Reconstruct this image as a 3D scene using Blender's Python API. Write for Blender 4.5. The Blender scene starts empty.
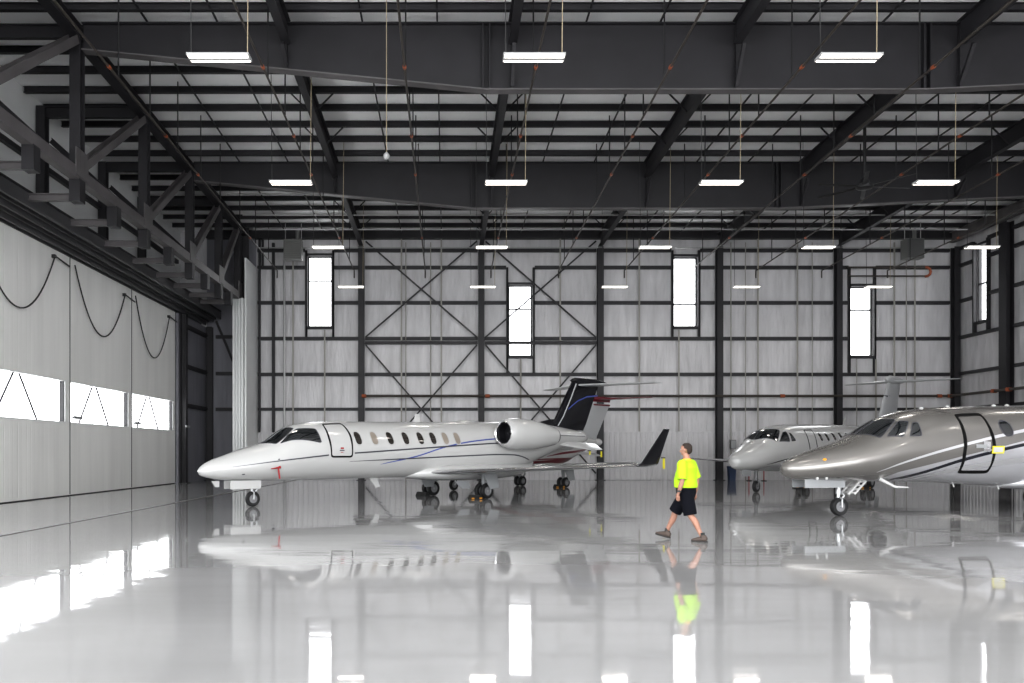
import bpy, bmesh, math, random
from math import sin, cos, pi, radians, sqrt, asin, atan2
from mathutils import Vector, Matrix
random.seed(7)
SC = bpy.context.scene
COL = SC.collection
ORD = ['zeroth', 'first', 'second', 'third', 'fourth', 'fifth', 'sixth', 'seventh', 'eighth', 'ninth', 'tenth', 'eleventh',
       'twelfth', 'thirteenth', 'fourteenth', 'fifteenth', 'sixteenth', 'seventeenth', 'eighteenth', 'nineteenth', 'twentieth']

# ------------------------------------------------------------------ helpers
class MB:
    """collects geometry for ONE mesh object"""
    def __init__(self): self.v, self.f, self.m = [], [], []
    def add(self, vs, fs, mat=0):
        b = len(self.v); self.v += [tuple(p) for p in vs]
        for f in fs: self.f.append([b + i for i in f]); self.m.append(mat)
    def box(self, lo, hi, mat=0):
        x0, y0, z0 = lo; x1, y1, z1 = hi
        self.add([(x0,y0,z0),(x1,y0,z0),(x1,y1,z0),(x0,y1,z0),(x0,y0,z1),(x1,y0,z1),(x1,y1,z1),(x0,y1,z1)],
                 [(0,3,2,1),(4,5,6,7),(0,1,5,4),(1,2,6,5),(2,3,7,6),(3,0,4,7)], mat)
    def beam(self, p0, p1, w, h, up=(0,0,1), mat=0, du=0.0, ds=0.0):
        """oriented box from p0 to p1, width w across, height h along up, shifted du / ds"""
        p0, p1, up = Vector(p0), Vector(p1), Vector(up)
        d = (p1 - p0).normalized(); s = d.cross(up).normalized(); u = s.cross(d).normalized()
        o = u * du + s * ds; vs = []
        for p in (p0, p1):
            for a, b in ((-1,-1),(1,-1),(1,1),(-1,1)): vs.append(p + o + s * (a*w/2) + u * (b*h/2))
        self.add(vs, [(0,3,2,1),(4,5,6,7),(0,1,5,4),(1,2,6,5),(2,3,7,6),(3,0,4,7)], mat)
    def hbeam(self, p0, p1, w, h, up=(0,0,1), tf=.03, tw=.02, mat=0):
        self.beam(p0, p1, w, tf, up, mat, du=h/2 - tf/2)
        self.beam(p0, p1, w, tf, up, mat, du=-h/2 + tf/2)
        self.beam(p0, p1, tw, h - 2*tf, up, mat)
    def zbeam(self, p0, p1, w, h, up=(0,0,1), t=.012, mat=0):
        self.beam(p0, p1, w, t, up, mat, du=h/2 - t/2, ds=w/2)
        self.beam(p0, p1, w, t, up, mat, du=-h/2 + t/2, ds=-w/2)
        self.beam(p0, p1, t, h - 2*t, up, mat)
    def tube(self, pts, r, n=8, mat=0, caps=True):
        pts = [Vector(p) for p in pts]; k = len(pts)
        rs = r if isinstance(r, (list, tuple)) else [r] * k
        d0 = (pts[1] - pts[0]).normalized()
        ref = Vector((0,0,1)) if abs(d0.z) < .9 else Vector((1,0,0))
        u = d0.cross(ref).normalized(); vs = []
        for i, p in enumerate(pts):
            d = (pts[min(i+1, k-1)] - pts[max(i-1, 0)]).normalized()
            u = (u - d * u.dot(d)).normalized(); w = d.cross(u)
            rr = rs[i] if isinstance(rs[i], (list, tuple)) else (rs[i], rs[i])
            for j in range(n):
                a = 2*pi*j/n; vs.append(p + u*(rr[0]*cos(a)) + w*(rr[1]*sin(a)))
        fs = [(i*n+j, i*n+(j+1)%n, (i+1)*n+(j+1)%n, (i+1)*n+j) for i in range(k-1) for j in range(n)]
        if caps: fs += [tuple(range(n-1, -1, -1)), tuple((k-1)*n + j for j in range(n))]
        self.add(vs, fs, mat)
    def lathe(self, prof, c=(0,0,0), axis='z', n=24, mat=0, closed=False, mats=None):
        """prof: (along axis, radius)"""
        vs = []
        for a, r in prof:
            for j in range(n):
                q = 2*pi*j/n; x, y = r*cos(q), r*sin(q)
                p = {'z': (x, y, a), 'x': (a, x, y), 'y': (y, a, x)}[axis]
                vs.append((p[0]+c[0], p[1]+c[1], p[2]+c[2]))
        k = len(prof); rng = k if closed else k-1
        b = len(self.v); self.v += vs
        for i in range(rng):
            i2 = (i+1) % k
            for j in range(n):
                self.f.append([b+i*n+j, b+i*n+(j+1)%n, b+i2*n+(j+1)%n, b+i2*n+j]); self.m.append(mats[i] if mats else mat)
    def loft(self, rings, mat=0, caps=True):
        n = len(rings[0]); vs = [p for r in rings for p in r]; k = len(rings)
        fs = [(i*n+j, i*n+(j+1)%n, (i+1)*n+(j+1)%n, (i+1)*n+j) for i in range(k-1) for j in range(n)]
        if caps: fs += [tuple(range(n-1, -1, -1)), tuple((k-1)*n + j for j in range(n))]
        self.add(vs, fs, mat)
    def build(self, name, mats, parent=None, smooth=False, angle=35, fix=True, loc=None):
        me = bpy.data.meshes.new(name); me.from_pydata(self.v, [], self.f)
        for m in (mats if isinstance(mats, (list, tuple)) else [mats]): me.materials.append(m)
        me.polygons.foreach_set('material_index', self.m)
        if fix:
            bm = bmesh.new(); bm.from_mesh(me); bmesh.ops.recalc_face_normals(bm, faces=bm.faces); bm.to_mesh(me); bm.free()
        if smooth:
            me.polygons.foreach_set('use_smooth', [True]*len(me.polygons))
            if angle: me.set_sharp_from_angle(angle=radians(angle))
        me.update()
        o = bpy.data.objects.new(name, me); COL.objects.link(o)
        if parent: o.parent = parent
        if loc: o.location = loc
        return o

def tag(o, label, cat, group=None, kind=None):
    o['label'] = label; o['category'] = cat
    if group: o['group'] = group
    if kind: o['kind'] = kind
    return o
def struct(o, label=None, cat=None):
    o['kind'] = 'structure'
    if label: o['label'] = label
    if cat: o['category'] = cat
    return o
def thing(name, label, cat, loc=(0,0,0), rotz=0, group=None):
    o = bpy.data.objects.new(name, None); COL.objects.link(o); o.location = loc; o.rotation_euler = (0,0,rotz)
    o.empty_display_size = .2
    return tag(o, label, cat, group)
def dup(root, loc, rotz=None, label=None, group=None):
    r = root.copy(); COL.objects.link(r); r.location = loc
    if rotz is not None: r.rotation_euler = (0,0,rotz)
    if label: r['label'] = label
    if group: r['group'] = group
    for ch in list(root.children):
        c = ch.copy(); COL.objects.link(c); c.parent = r
        for g in list(ch.children):
            d = g.copy(); COL.objects.link(d); d.parent = c
    return r

# ------------------------------------------------------------------ materials
def mat(name, col, rough=.5, metal=0, coat=0, emit=None, estr=0, var=0, vscale=(1,1,1), bump=0, bscale=(1,1,1), bdist=.02, spec=.5, ior=None, detail=4):
    m = bpy.data.materials.new(name); m.use_nodes = True; nt = m.node_tree; b = nt.nodes['Principled BSDF']
    b.inputs['Base Color'].default_value = (*col, 1); b.inputs['Roughness'].default_value = rough
    b.inputs['Metallic'].default_value = metal; b.inputs['Coat Weight'].default_value = coat
    b.inputs['Coat Roughness'].default_value = .04; b.inputs['Specular IOR Level'].default_value = spec
    if ior: b.inputs['IOR'].default_value = ior
    if emit: b.inputs['Emission Color'].default_value = (*emit, 1); b.inputs['Emission Strength'].default_value = estr
    def noise(sc):
        tc = nt.nodes.new('ShaderNodeTexCoord'); mp = nt.nodes.new('ShaderNodeMapping'); mp.inputs['Scale'].default_value = sc
        nz = nt.nodes.new('ShaderNodeTexNoise'); nz.inputs['Scale'].default_value = 1; nz.inputs['Detail'].default_value = detail
        nt.links.new(tc.outputs['Object'], mp.inputs['Vector']); nt.links.new(mp.outputs['Vector'], nz.inputs['Vector']); return nz
    if var:
        nz = noise(vscale); r = nt.nodes.new('ShaderNodeValToRGB')
        r.color_ramp.elements[0].position = .3; r.color_ramp.elements[1].position = .7
        r.color_ramp.elements[0].color = (*[c*(1-var) for c in col], 1); r.color_ramp.elements[1].color = (*[min(1, c*(1+var)) for c in col], 1)
        nt.links.new(nz.outputs['Fac'], r.inputs['Fac']); nt.links.new(r.outputs['Color'], b.inputs['Base Color'])
    if bump:
        nz = noise(bscale); bp = nt.nodes.new('ShaderNodeBump'); bp.inputs['Strength'].default_value = bump; bp.inputs['Distance'].default_value = bdist
        nt.links.new(nz.outputs['Fac'], bp.inputs['Height']); nt.links.new(bp.outputs['Normal'], b.inputs['Normal'])
    return m
def glass_mat(name, tint=(1,1,1), gloss=.12, rough=.02):
    m = bpy.data.materials.new(name); m.use_nodes = True; nt = m.node_tree; nt.nodes.remove(nt.nodes['Principled BSDF'])
    out = nt.nodes['Material Output']; t = nt.nodes.new('ShaderNodeBsdfTransparent'); g = nt.nodes.new('ShaderNodeBsdfGlossy'); mx = nt.nodes.new('ShaderNodeMixShader')
    t.inputs['Color'].default_value = (*tint, 1); g.inputs['Roughness'].default_value = rough; mx.inputs['Fac'].default_value = gloss
    nt.links.new(t.outputs[0], mx.inputs[1]); nt.links.new(g.outputs[0], mx.inputs[2]); nt.links.new(mx.outputs[0], out.inputs['Surface'])
    return m
def ribbed(name, col, rough, axis, pitch, depth=.01, var=.06):
    """painted sheet with fine vertical ribs (bump) running up the sheet"""
    m = mat(name, col, rough, var=var, vscale=(1.2,1.2,.12)); nt = m.node_tree; b = nt.nodes['Principled BSDF']
    tc = nt.nodes.new('ShaderNodeTexCoord'); sp = nt.nodes.new('ShaderNodeSeparateXYZ'); nt.links.new(tc.outputs['Object'], sp.inputs[0])
    mu = nt.nodes.new('ShaderNodeMath'); mu.operation = 'MULTIPLY'; mu.inputs[1].default_value = 1/pitch; nt.links.new(sp.outputs[axis], mu.inputs[0])
    fr = nt.nodes.new('ShaderNodeMath'); fr.operation = 'FRACT'; nt.links.new(mu.outputs[0], fr.inputs[0])
    rp = nt.nodes.new('ShaderNodeValToRGB'); e = rp.color_ramp.elements; e[0].position = 0; e[0].color = (0,0,0,1); e[1].position = .12; e[1].color = (1,1,1,1)
    x = e.new(.88); x.color = (1,1,1,1); y = e.new(1.0); y.color = (0,0,0,1); nt.links.new(fr.outputs[0], rp.inputs['Fac'])
    bp = nt.nodes.new('ShaderNodeBump'); bp.inputs['Strength'].default_value = .6; bp.inputs['Distance'].default_value = depth
    nt.links.new(rp.outputs['Color'], bp.inputs['Height']); nt.links.new(bp.outputs['Normal'], b.inputs['Normal'])
    return m

M = {}
M['insul'] = mat('white vinyl insulation', (.60,.592,.605), .36, var=.12, vscale=(2.0,2.0,.4), bump=.8, bscale=(3.2,3.2,.5), bdist=.10)
M['insul_shaded'] = mat('shade-toned pocket insulation', (.20,.20,.225), .5, var=.10, vscale=(2.2,2.2,.35), bump=.4, bscale=(5,5,.45), bdist=.06)  # insulation darkened so the colour carries the pocket's shade
M['roof'] = mat('roof insulation', (.95,.95,.95), .45, var=.05, vscale=(.6,.6,.6), bump=.4, bscale=(.6,2,2), bdist=.08)
M['steel'] = mat('charcoal steel', (.017,.016,.019), .55, var=.22, vscale=(.8,.8,.8), bump=.08, bscale=(6,6,6), bdist=.01)
M['steel_lit'] = mat('lit charcoal steel', (.105,.098,.10), .5, var=.18, vscale=(1,1,1))  # lighter copy of the charcoal steel, light on lit faces painted in
M['track'] = mat('track steel', (.10,.10,.105), .4, metal=.3, var=.12, vscale=(1,.3,1))
M['girt'] = mat('girt steel', (.020,.019,.022), .55, var=.18, vscale=(1,1,1))
M['liner'] = mat('ribbed liner', (.62,.612,.625), .4, var=.05, vscale=(.6,.6,.2))
M['doorskin'] = ribbed('door skin', (.82,.82,.80), .42, 'Y', .30, .012)
M['white'] = mat('white panel', (.76,.77,.77), .4, var=.04, vscale=(1,1,.3))
M['seam'] = mat('tan seam strip', (.33,.32,.29), .5)
M['conduit'] = mat('galvanised conduit', (.45,.45,.45), .4, metal=.4)
M['pipe'] = mat('dark pipe', (.050,.042,.036), .5)
M['orange'] = mat('orange coupling', (.32,.08,.03), .5)
M['cable'] = mat('cable', (.03,.03,.03), .6)
M['tancable'] = mat('tan cable', (.36,.30,.20), .6)
M['tube'] = mat('led tube', (1,1,1), .5, emit=(1,.93,.84), estr=3.2)
M['lamphouse'] = mat('lamp housing', (.40,.40,.40), .4)
M['grey'] = mat('grey enamel', (.16,.16,.155), .5, var=.06)
M['grille'] = mat('dark grille', (.10,.10,.10), .5)
M['pane'] = glass_mat('clear window pane', (1,1,1), .06)
M['black'] = mat('black rubber', (.012,.012,.013), .55)
M['hub'] = mat('wheel hub alloy', (.26,.26,.27), .4, metal=.2)
M['strut'] = mat('gear strut', (.50,.51,.52), .3, metal=.5)
M['darkstrut'] = mat('dark gear strut', (.16,.16,.165), .4, metal=.3)
M['gearpaint'] = mat('grey gear paint', (.34,.35,.36), .4)
M['jetwhite'] = mat('white aircraft paint', (.56,.56,.555), .22, coat=.6, var=.02, vscale=(.5,.5,.5))
M['jetwhite2'] = mat('pearl aircraft paint', (.50,.50,.495), .22, coat=.6)
M['winggrey'] = mat('light grey wing paint', (.50,.51,.52), .28, coat=.4)
M['polish'] = mat('polished metal', (.78,.78,.79), .18, metal=1)
M['jetblack'] = mat('black aircraft paint', (.007,.007,.010), .15, coat=.15, spec=.35)
M['navy'] = mat('dark navy stripe', (.010,.011,.018), .25)
M['linegrey'] = mat('grey stripe', (.05,.05,.062), .3)
M['blue'] = mat('blue stripe', (.06,.09,.33), .3)
M['red'] = mat('dark red paint', (.16,.012,.022), .3, coat=.4)
M['brightred'] = mat('red streamer', (.36,.02,.025), .6)
M['yellow'] = mat('yellow', (.80,.72,.02), .5)
M['rubber_seal'] = mat('black door seal', (.006,.006,.006), .8, spec=.15)
M['cockpit'] = mat('cockpit glass', (.010,.012,.014), .03, coat=1, spec=.8)
M['cabin'] = mat('cabin glass', (.035,.030,.026), .08, coat=.8)
M['shade'] = mat('cabin shade', (.30,.26,.22), .3, coat=.6)
M['intake'] = mat('dark fan', (.03,.03,.035), .4, metal=.6)
M['silver'] = mat('silver paint', (.50,.50,.51), .28, metal=.35, coat=.5)
M['chock'] = mat('black chock', (.015,.015,.015), .7)
M['amber'] = mat('amber', (.8,.35,.02), .5)
M['bin'] = mat('blue bin', (.03,.05,.11), .5)
M['skin'] = mat('skin', (.36,.19,.135), .5, var=.06, vscale=(8,8,8))
M['hair'] = mat('brown grey hair', (.04,.030,.026), .85, spec=.15, bump=.5, bscale=(120,120,40), bdist=.004)
M['hivis'] = mat('hi vis yellow fabric', (.42,.70,.012), .8, bump=.3, bscale=(9,9,5), bdist=.03)
M['hivis_trim'] = mat('orange collar trim', (.9,.40,.04), .8)
M['shorts'] = mat('black shorts fabric', (.006,.0065,.010), .9, spec=.1, bump=.4, bscale=(10,10,4), bdist=.03)
M['shoe'] = mat('brown shoe', (.085,.062,.052), .7)
M['sole'] = mat('dark sole', (.03,.028,.027), .8)
M['sock'] = mat('dark sock', (.03,.03,.03), .9)
M['eye'] = mat('eye', (.7,.7,.7), .2)

# polished floor
def floor_mat():
    m = mat('polished grey floor', (.345,.345,.348), .06, coat=.06, var=.10, vscale=(.22,.35,.25)); nt = m.node_tree; b = nt.nodes['Principled BSDF']
    b.inputs['Coat Roughness'].default_value = .035; b.inputs['IOR'].default_value = 1.5
    tc = nt.nodes.new('ShaderNodeTexCoord')
    def nz(sc, det):
        mp = nt.nodes.new('ShaderNodeMapping'); mp.inputs['Scale'].default_value = sc; n = nt.nodes.new('ShaderNodeTexNoise')
        n.inputs['Scale'].default_value = 1; n.inputs['Detail'].default_value = det
        nt.links.new(tc.outputs['Object'], mp.inputs['Vector']); nt.links.new(mp.outputs['Vector'], n.inputs['Vector']); return n
    a, c = nz((.28,1.1,1), 2), nz((1.1,5,1), 2)
    ad = nt.nodes.new('ShaderNodeMath'); ad.operation = 'MULTIPLY_ADD'; ad.inputs[1].default_value = .10
    nt.links.new(c.outputs['Fac'], ad.inputs[0]); nt.links.new(a.outputs['Fac'], ad.inputs[2])
    bp = nt.nodes.new('ShaderNodeBump'); bp.inputs['Strength'].default_value = .20; bp.inputs['Distance'].default_value = .02
    nt.links.new(ad.outputs[0], bp.inputs['Height'])
    nt.links.new(bp.outputs['Normal'], b.inputs['Normal']); nt.links.new(bp.outputs['Normal'], b.inputs['Coat Normal'])
    rr = nt.nodes.new('ShaderNodeMapRange'); rr.inputs['To Min'].default_value = .015; rr.inputs['To Max'].default_value = .07
    nt.links.new(nz((.18,.4,1), 4).outputs['Fac'], rr.inputs['Value']); nt.links.new(rr.outputs[0], b.inputs['Roughness'])
    return m
M['floor'] = floor_mat()

# ------------------------------------------------------------------ camera, world
cam = bpy.data.cameras.new('camera'); co = bpy.data.objects.new('camera', cam); COL.objects.link(co)
co.location = (0, 0, 1.65); co.rotation_euler = (pi/2, 0, 0)
cam.sensor_width = 36; cam.lens = 850/1024*36; cam.shift_x = (512-446)/1024; cam.shift_y = (452-341.5)/1024; cam.clip_end = 300
SC.camera = co
w = bpy.data.worlds.new('overcast sky'); SC.world = w; w.use_nodes = True
bg = w.node_tree.nodes['Background']; bg.inputs[0].default_value = (.97,.985,1,1); bg.inputs[1].default_value = 6.0
SC.view_settings.view_transform = 'Standard'; SC.view_settings.look = 'None'; SC.view_settings.exposure = .28; SC.view_settings.gamma = .90
SC.cycles.use_denoising = True; SC.cycles.sample_clamp_indirect = 8; SC.cycles.max_bounces = 8
SC.cycles.use_adaptive_sampling = True

# ------------------------------------------------------------------ hall dimensions
YB, XR, XT, XD, YF = 50.0, 30.0, -11.5, -14.2, -8.0
def roofz(y): return 15.25 - .027*(y - 26.5)          # underside of the roof skin
COLX = [-4.94, 2.06, 9.0, 15.94, 22.88, 29.72]
GIRTZ = [13.47, 12.47, 10.4, 8.3, 6.2, 4.16]
WIN = [(-8.12,-6.7,9.0,13.15,11.72,8.3,13.47), (3.67,5.06,7.28,11.45,10.06,6.2,12.47), (13.35,14.76,9.0,13.1,10.35,8.3,13.47), (23.73,25.06,7.28,11.37,10.0,6.2,12.47)]
WINR = (46.9, 47.97, 8.97, 13.2, 11.1, 8.3, 13.47)

# floor
f = MB(); f.box((-16, YF-14, -.3), (31, YB+.6, 0)); struct(f.build('floor', M['floor']), 'glossy light grey polished hangar floor', 'floor')
# roof skin
r = MB(); y0, y1 = YF-.5, YB+.6
r.add([(-16,y0,roofz(y0)),(31,y0,roofz(y0)),(31,y1,roofz(y1)),(-16,y1,roofz(y1)),(-16,y0,roofz(y0)+.3),(31,y0,roofz(y0)+.3),(31,y1,roofz(y1)+.3),(-16,y1,roofz(y1)+.3)],
      [(0,3,2,1),(4,5,6,7),(0,1,5,4),(1,2,6,5),(2,3,7,6),(3,0,4,7)])
struct(r.build('ceiling', M['roof']), 'white insulated roof sheeting above the dark purlins', 'ceiling')

def holed(mb, lo, hi, z0, z1, holes, put):
    """wall from lo to hi with rectangular holes; put(mb, a0, a1, z0, z1) adds one cell"""
    xs = sorted({lo, hi, *[h[0] for h in holes], *[h[1] for h in holes]}); zs = sorted({z0, z1, *[h[2] for h in holes], *[h[3] for h in holes]})
    for i in range(len(xs)-1):
        col = []
        for k in range(len(zs)-1):
            a, z = (xs[i]+xs[i+1])/2, (zs[k]+zs[k+1])/2
            if any(h[0] < a < h[1] and h[2] < z < h[3] for h in holes): continue
            if col and abs(col[-1][1] - zs[k]) < 1e-6: col[-1][1] = zs[k+1]
            else: col.append([zs[k], zs[k+1]])
        for c in col: put(mb, xs[i], xs[i+1], c[0], c[1])
# back wall
b_ = MB(); holed(b_, -15.9, XR+.4, 0, 14.8, WIN, lambda m, a, c, z, e: m.box((a, YB, z), (c, YB+.35, e)))
struct(b_.build('wall_back', M['insul']), 'tall back wall of white wrinkled insulation between dark girts', 'wall')
b_ = MB(); holed(b_, 20, YB+.35, 0, 15.4, [WINR], lambda m, a, c, z, e: m.box((XR+.02, a, z), (XR+.4, c, e)))
b_.box((XR+.02, YF, 0), (XR+.4, 20, 16))
struct(b_.build('wall_right', M['insul']), 'right side wall of white insulation with a tall narrow window', 'wall')
b_ = MB(); b_.box((-15.9, YF, 8.7), (-15.6, YB+.3, 16)); b_.box((-15.6, YF, 8.7), (-14.5, YB, 8.85))
struct(b_.build('wall_left', M['white']), 'upper left wall of white panels above the sliding doors', 'wall')
b_ = MB(); b_.box((-14.5, 44.63, 0), (-14.05, YB, 8.95)); struct(b_.build('wall_pocket', M['insul_shaded']), 'shade-toned insulated wall of the door pocket beyond the sliding doors', 'wall')  # pocket shade painted into the wall colour
b_ = MB(); b_.box((-16, YF-.3, 12.6), (31, YF, 16.2)); struct(b_.build('wall_front', M['insul']), 'wall above the open hangar front behind the camera', 'wall')

b_ = MB(); b_.box((-14.05, YB-.06, 0), (-11.86, YB-.01, 8.95)); b_.box((-14.05, YB-.06, 8.95), (-11.15, YB-.01, 14.2)); struct(b_.build('wall_pocket_end_shade', M['insul_shaded']), 'shade-dark sheet added at the end of the door pocket left of the white panel edges', 'wall')  # added dark sheet before the back wall, stands in for pocket shade
# wainscot: ribbed liner panels on the back and right wall (real ribs)
def ribs(mb, a0, a1, z0, z1, put, pitch=.30):
    n = int((a1-a0)/pitch); prof = []
    for i in range(n):
        s = a0 + (a1-a0)*i/n; p = (a1-a0)/n
        prof += [(s, 0), (s+p*.55, 0), (s+p*.65, .035), (s+p*.9, .035)]
    prof.append((a1, 0))
    vs, fs = [], []
    for a, d in prof: vs += [put(a, d, z0), put(a, d, z1)]
    for i in range(len(prof)-1): fs.append((2*i, 2*i+2, 2*i+3, 2*i+1))
    mb.add(vs, fs)
    mb.beam(put(a0, .03, z1), put(a1, .03, z1), .06, .05)
b_ = MB(); ribs(b_, -11.05, 29.6, .02, 2.83, lambda a, d, z: (a, YB-.08-d, z)); struct(b_.build('trim_1', M['liner'], fix=False), 'white ribbed liner panel along the foot of the back wall', 'wall panel')
b_ = MB(); ribs(b_, 22, 49.5, .02, 2.83, lambda a, d, z: (XR-.06-d, a, z)); struct(b_.build('trim_2', M['liner'], fix=False), 'white ribbed liner panel along the foot of the right wall', 'wall panel')

# windows: frame, muntin and pane
def window(n, x0, x1, z0, z1, zm, y, axis, label):
    fr = MB(); t = .07
    def bx(a0, a1, zz0, zz1, d0, d1, mb=fr):
        if axis == 'x': mb.box((a0, y+d0, zz0), (a1, y+d1, zz1))
        else: mb.box((y+d0, a0, zz0), (y+d1, a1, zz1))
    bx(x0, x0+t, z0, z1, .02, .2); bx(x1-t, x1, z0, z1, .02, .2); bx(x0+t, x1-t, z0, z0+t, .02, .2); bx(x0+t, x1-t, z1-t, z1, .02, .2)
    o = struct(fr.build('window_%d' % n, M['girt']), label, 'window')
    mu = MB(); bx(x0+t, x1-t, zm-.04, zm+.04, .05, .16, mu); mu.build('muntin', M['girt'], o)
    for a, c in ((z0+t, zm-.04), (zm+.04, z1-t)):
        p = MB(); bx(x0+t, x1-t, a, c, .1, .106, p); p.build('pane', M['pane'], o)
names = ['first', 'second', 'third', 'fourth']
for i, q in enumerate(WIN):
    window(i+1, q[0], q[1], q[2], q[3], q[4], YB, 'x', ['tall bright window in the back wall above the long jet\'s nose, leftmost', 'tall bright window behind the crossed braces above the black tail fin', 'tall bright window in the back wall above the walking person', 'tall bright window in the back wall left of the right corner'][i])
window(5, WINR[0], WINR[1], WINR[2], WINR[3], WINR[4], XR, 'y', 'tall narrow bright window in the right side wall')
def pchip(xs, ys):
    n=len(xs); h=[xs[i+1]-xs[i] for i in range(n-1)]; d=[(ys[i+1]-ys[i])/h[i] for i in range(n-1)]
    m=[0]*n; m[0]=d[0]; m[-1]=d[-1]
    for i in range(1,n-1):
        if d[i-1]*d[i]<=0: m[i]=0
        else:
            w1=2*h[i]+h[i-1]; w2=h[i]+2*h[i-1]
            m[i]=(w1+w2)/(w1/d[i-1]+w2/d[i])
    def f(x):
        if x<=xs[0]: return ys[0]
        if x>=xs[-1]: return ys[-1]
        i=0
        while x>xs[i+1]: i+=1
        s=(x-xs[i])/h[i]
        return (2*s**3-3*s*s+1)*ys[i]+(s**3-2*s*s+s)*h[i]*m[i]+(-2*s**3+3*s*s)*ys[i+1]+(s**3-s*s)*h[i]*m[i+1]
    return f
class Fus:
    def __init__(self, st):
        self.st=st; xs=[s[0] for s in st]
        self.zt,self.zb,self.w,self.zc=[pchip(xs,[s[k] for s in st]) for k in (1,2,3,4)]
        self.t0,self.t1=xs[0],xs[-1]
    def inside(self,t,y,z):
        if t<self.t0 or t>self.t1: return False
        zc=self.zc(t); h=(self.zt(t)-zc) if z>zc else (zc-self.zb(t))
        return (y/max(self.w(t),1e-4))**2+((z-zc)/max(h,1e-4))**2<1
LEAR=[(0,1.10,1.08,.02,1.09),(.07,1.2,.98,.12,1.09),(.32,1.37,.89,.27,1.13),(.83,1.56,.82,.44,1.18),(1.37,1.74,.80,.58,1.24),(1.96,1.9,.78,.70,1.32),(2.25,2.02,.775,.75,1.37),(2.75,2.35,.77,.81,1.5),(3.11,2.50,.77,.85,1.58),(3.66,2.59,.77,.89,1.66),(4.6,2.64,.77,.92,1.71),(6.66,2.68,.77,.93,1.73),(10,2.75,.77,.93,1.78),(12.2,2.81,.9,.93,1.86),(13.3,2.82,1.1,.88,1.98),(14.2,2.80,1.35,.78,2.1),(15.2,2.72,1.68,.6,2.22),(16.1,2.62,1.87,.42,2.26),(16.9,2.52,2.0,.26,2.25),(17.35,2.38,2.13,.1,2.25)]
J4=[(0,1.27,1.21,.03,1.24),(.05,1.37,1.07,.17,1.23),(.2,1.46,.98,.30,1.23),(.5,1.58,.93,.46,1.25),(1.12,1.77,.90,.70,1.33),(1.58,1.90,.89,.82,1.40),(2.16,2.11,.89,.92,1.50),(2.6,2.36,.88,.98,1.60),(2.87,2.50,.88,1.0,1.66),(3.12,2.59,.87,1.02,1.70),(3.7,2.74,.86,1.04,1.76),(4.12,2.80,.85,1.06,1.79),(4.58,2.84,.84,1.07,1.81),(5.5,2.88,.78,1.08,1.82),(6.52,2.91,.73,1.08,1.82),(7.76,2.94,.68,1.08,1.82),(12,2.96,.68,1.08,1.83),(13.5,2.95,.95,1.02,1.95),(15,2.88,1.4,.82,2.15),(16.5,2.75,1.85,.5,2.3),(17.6,2.6,2.1,.22,2.35),(18,2.45,2.25,.06,2.35)]
J3=[(0,1.3,1.24,.03,1.27),(.05,1.46,1.08,.18,1.28),(.22,1.55,.98,.32,1.28),(.54,1.70,.92,.48,1.31),(1.2,1.96,.88,.71,1.40),(1.65,2.13,.88,.79,1.48),(2.22,2.5,.87,.86,1.6),(2.92,2.69,.85,.92,1.7),(4,2.82,.82,.98,1.77),(5.9,2.88,.8,1.0,1.8),(8,2.91,.8,1.0,1.82),(11,2.94,.85,1.0,1.85),(12.5,2.95,1.1,.95,1.97),(14,2.9,1.5,.75,2.15),(15.5,2.8,1.9,.48,2.3),(17,2.65,2.15,.2,2.38),(17.4,2.5,2.3,.06,2.4)]
LAMP_W = 36
# ------------------------------------------------------------------ window jambs
for i, q in enumerate(WIN):
    wo = bpy.data.objects['window_%d' % (i+1)]
    for x in (q[0]-.08, q[1]+.08):
        j = MB(); j.zbeam((x, YB-.14, q[5]), (x, YB-.14, q[6]), .06, .16, up=(0,1,0)); j.box((x-.06, YB-.22, q[5]), (x+.06, YB-.05, q[6])); j.build('jamb', M['girt'], wo)
    j = MB(); j.box((q[0]-.02, YB-.2, q[2]-.14), (q[1]+.02, YB-.03, q[2]-.0)); j.build('sill', M['girt'], wo)
    j = MB(); j.box((q[0]-.02, YB-.2, q[3]), (q[1]+.02, YB-.03, q[3]+.14)); j.build('head', M['girt'], wo)
wo = bpy.data.objects['window_5']
for y in (WINR[0]-.08, WINR[1]+.08):
    j = MB(); j.box((XR-.22, y-.06, WINR[5]), (XR-.03, y+.06, WINR[6])); j.build('jamb', M['girt'], wo)
for z in (WINR[2]-.14, WINR[3]):
    j = MB(); j.box((XR-.2, WINR[0], z), (XR-.03, WINR[1], z+.14)); j.build('sill' if z < 10 else 'head', M['girt'], wo)

# ------------------------------------------------------------------ columns
def column(x, y, top, rotz, label, group, wid=.34, dep=.42):
    t = thing('steel_column', label, 'column', (x, y, 0), rotz, group)
    c = MB(); c.hbeam((0,0,.02), (0,0,top), wid, dep, up=(0,1,0), tf=.03); c.build('shaft', M['steel'], t)
    c = MB(); c.box((-.26,-.28,0), (.26,.28,.03)); c.build('base_plate', M['steel'], t)
    return t
for i, x in enumerate(COLX):
    column(x, YB-.42, roofz(YB)-1.02, 0, ['dark column on the back wall, first right of the leftmost window', 'charcoal steel column on the back wall between the two cross-braced bays',
        'charcoal steel column on the back wall behind the black winglet and tail fin', 'charcoal steel column on the back wall just right of the walking person',
        'charcoal steel column on the back wall above the pearl jet\'s cabin', 'charcoal steel column in the right back corner'][i], 'columns along the back wall')
column(XR-.27, 45.1, roofz(45)-.9, pi/2, 'charcoal steel column on the right wall at the photo\'s right edge', None, wid=.62)
column(-13.85, 44.95, 8.95, pi/2, 'dark column closing the end of the sliding doors', None, wid=.36, dep=.3)
column(-13.8, YB-.35, 8.95, 0, 'dark column in the inner corner of the door pocket', None, wid=.34, dep=.3)
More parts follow.
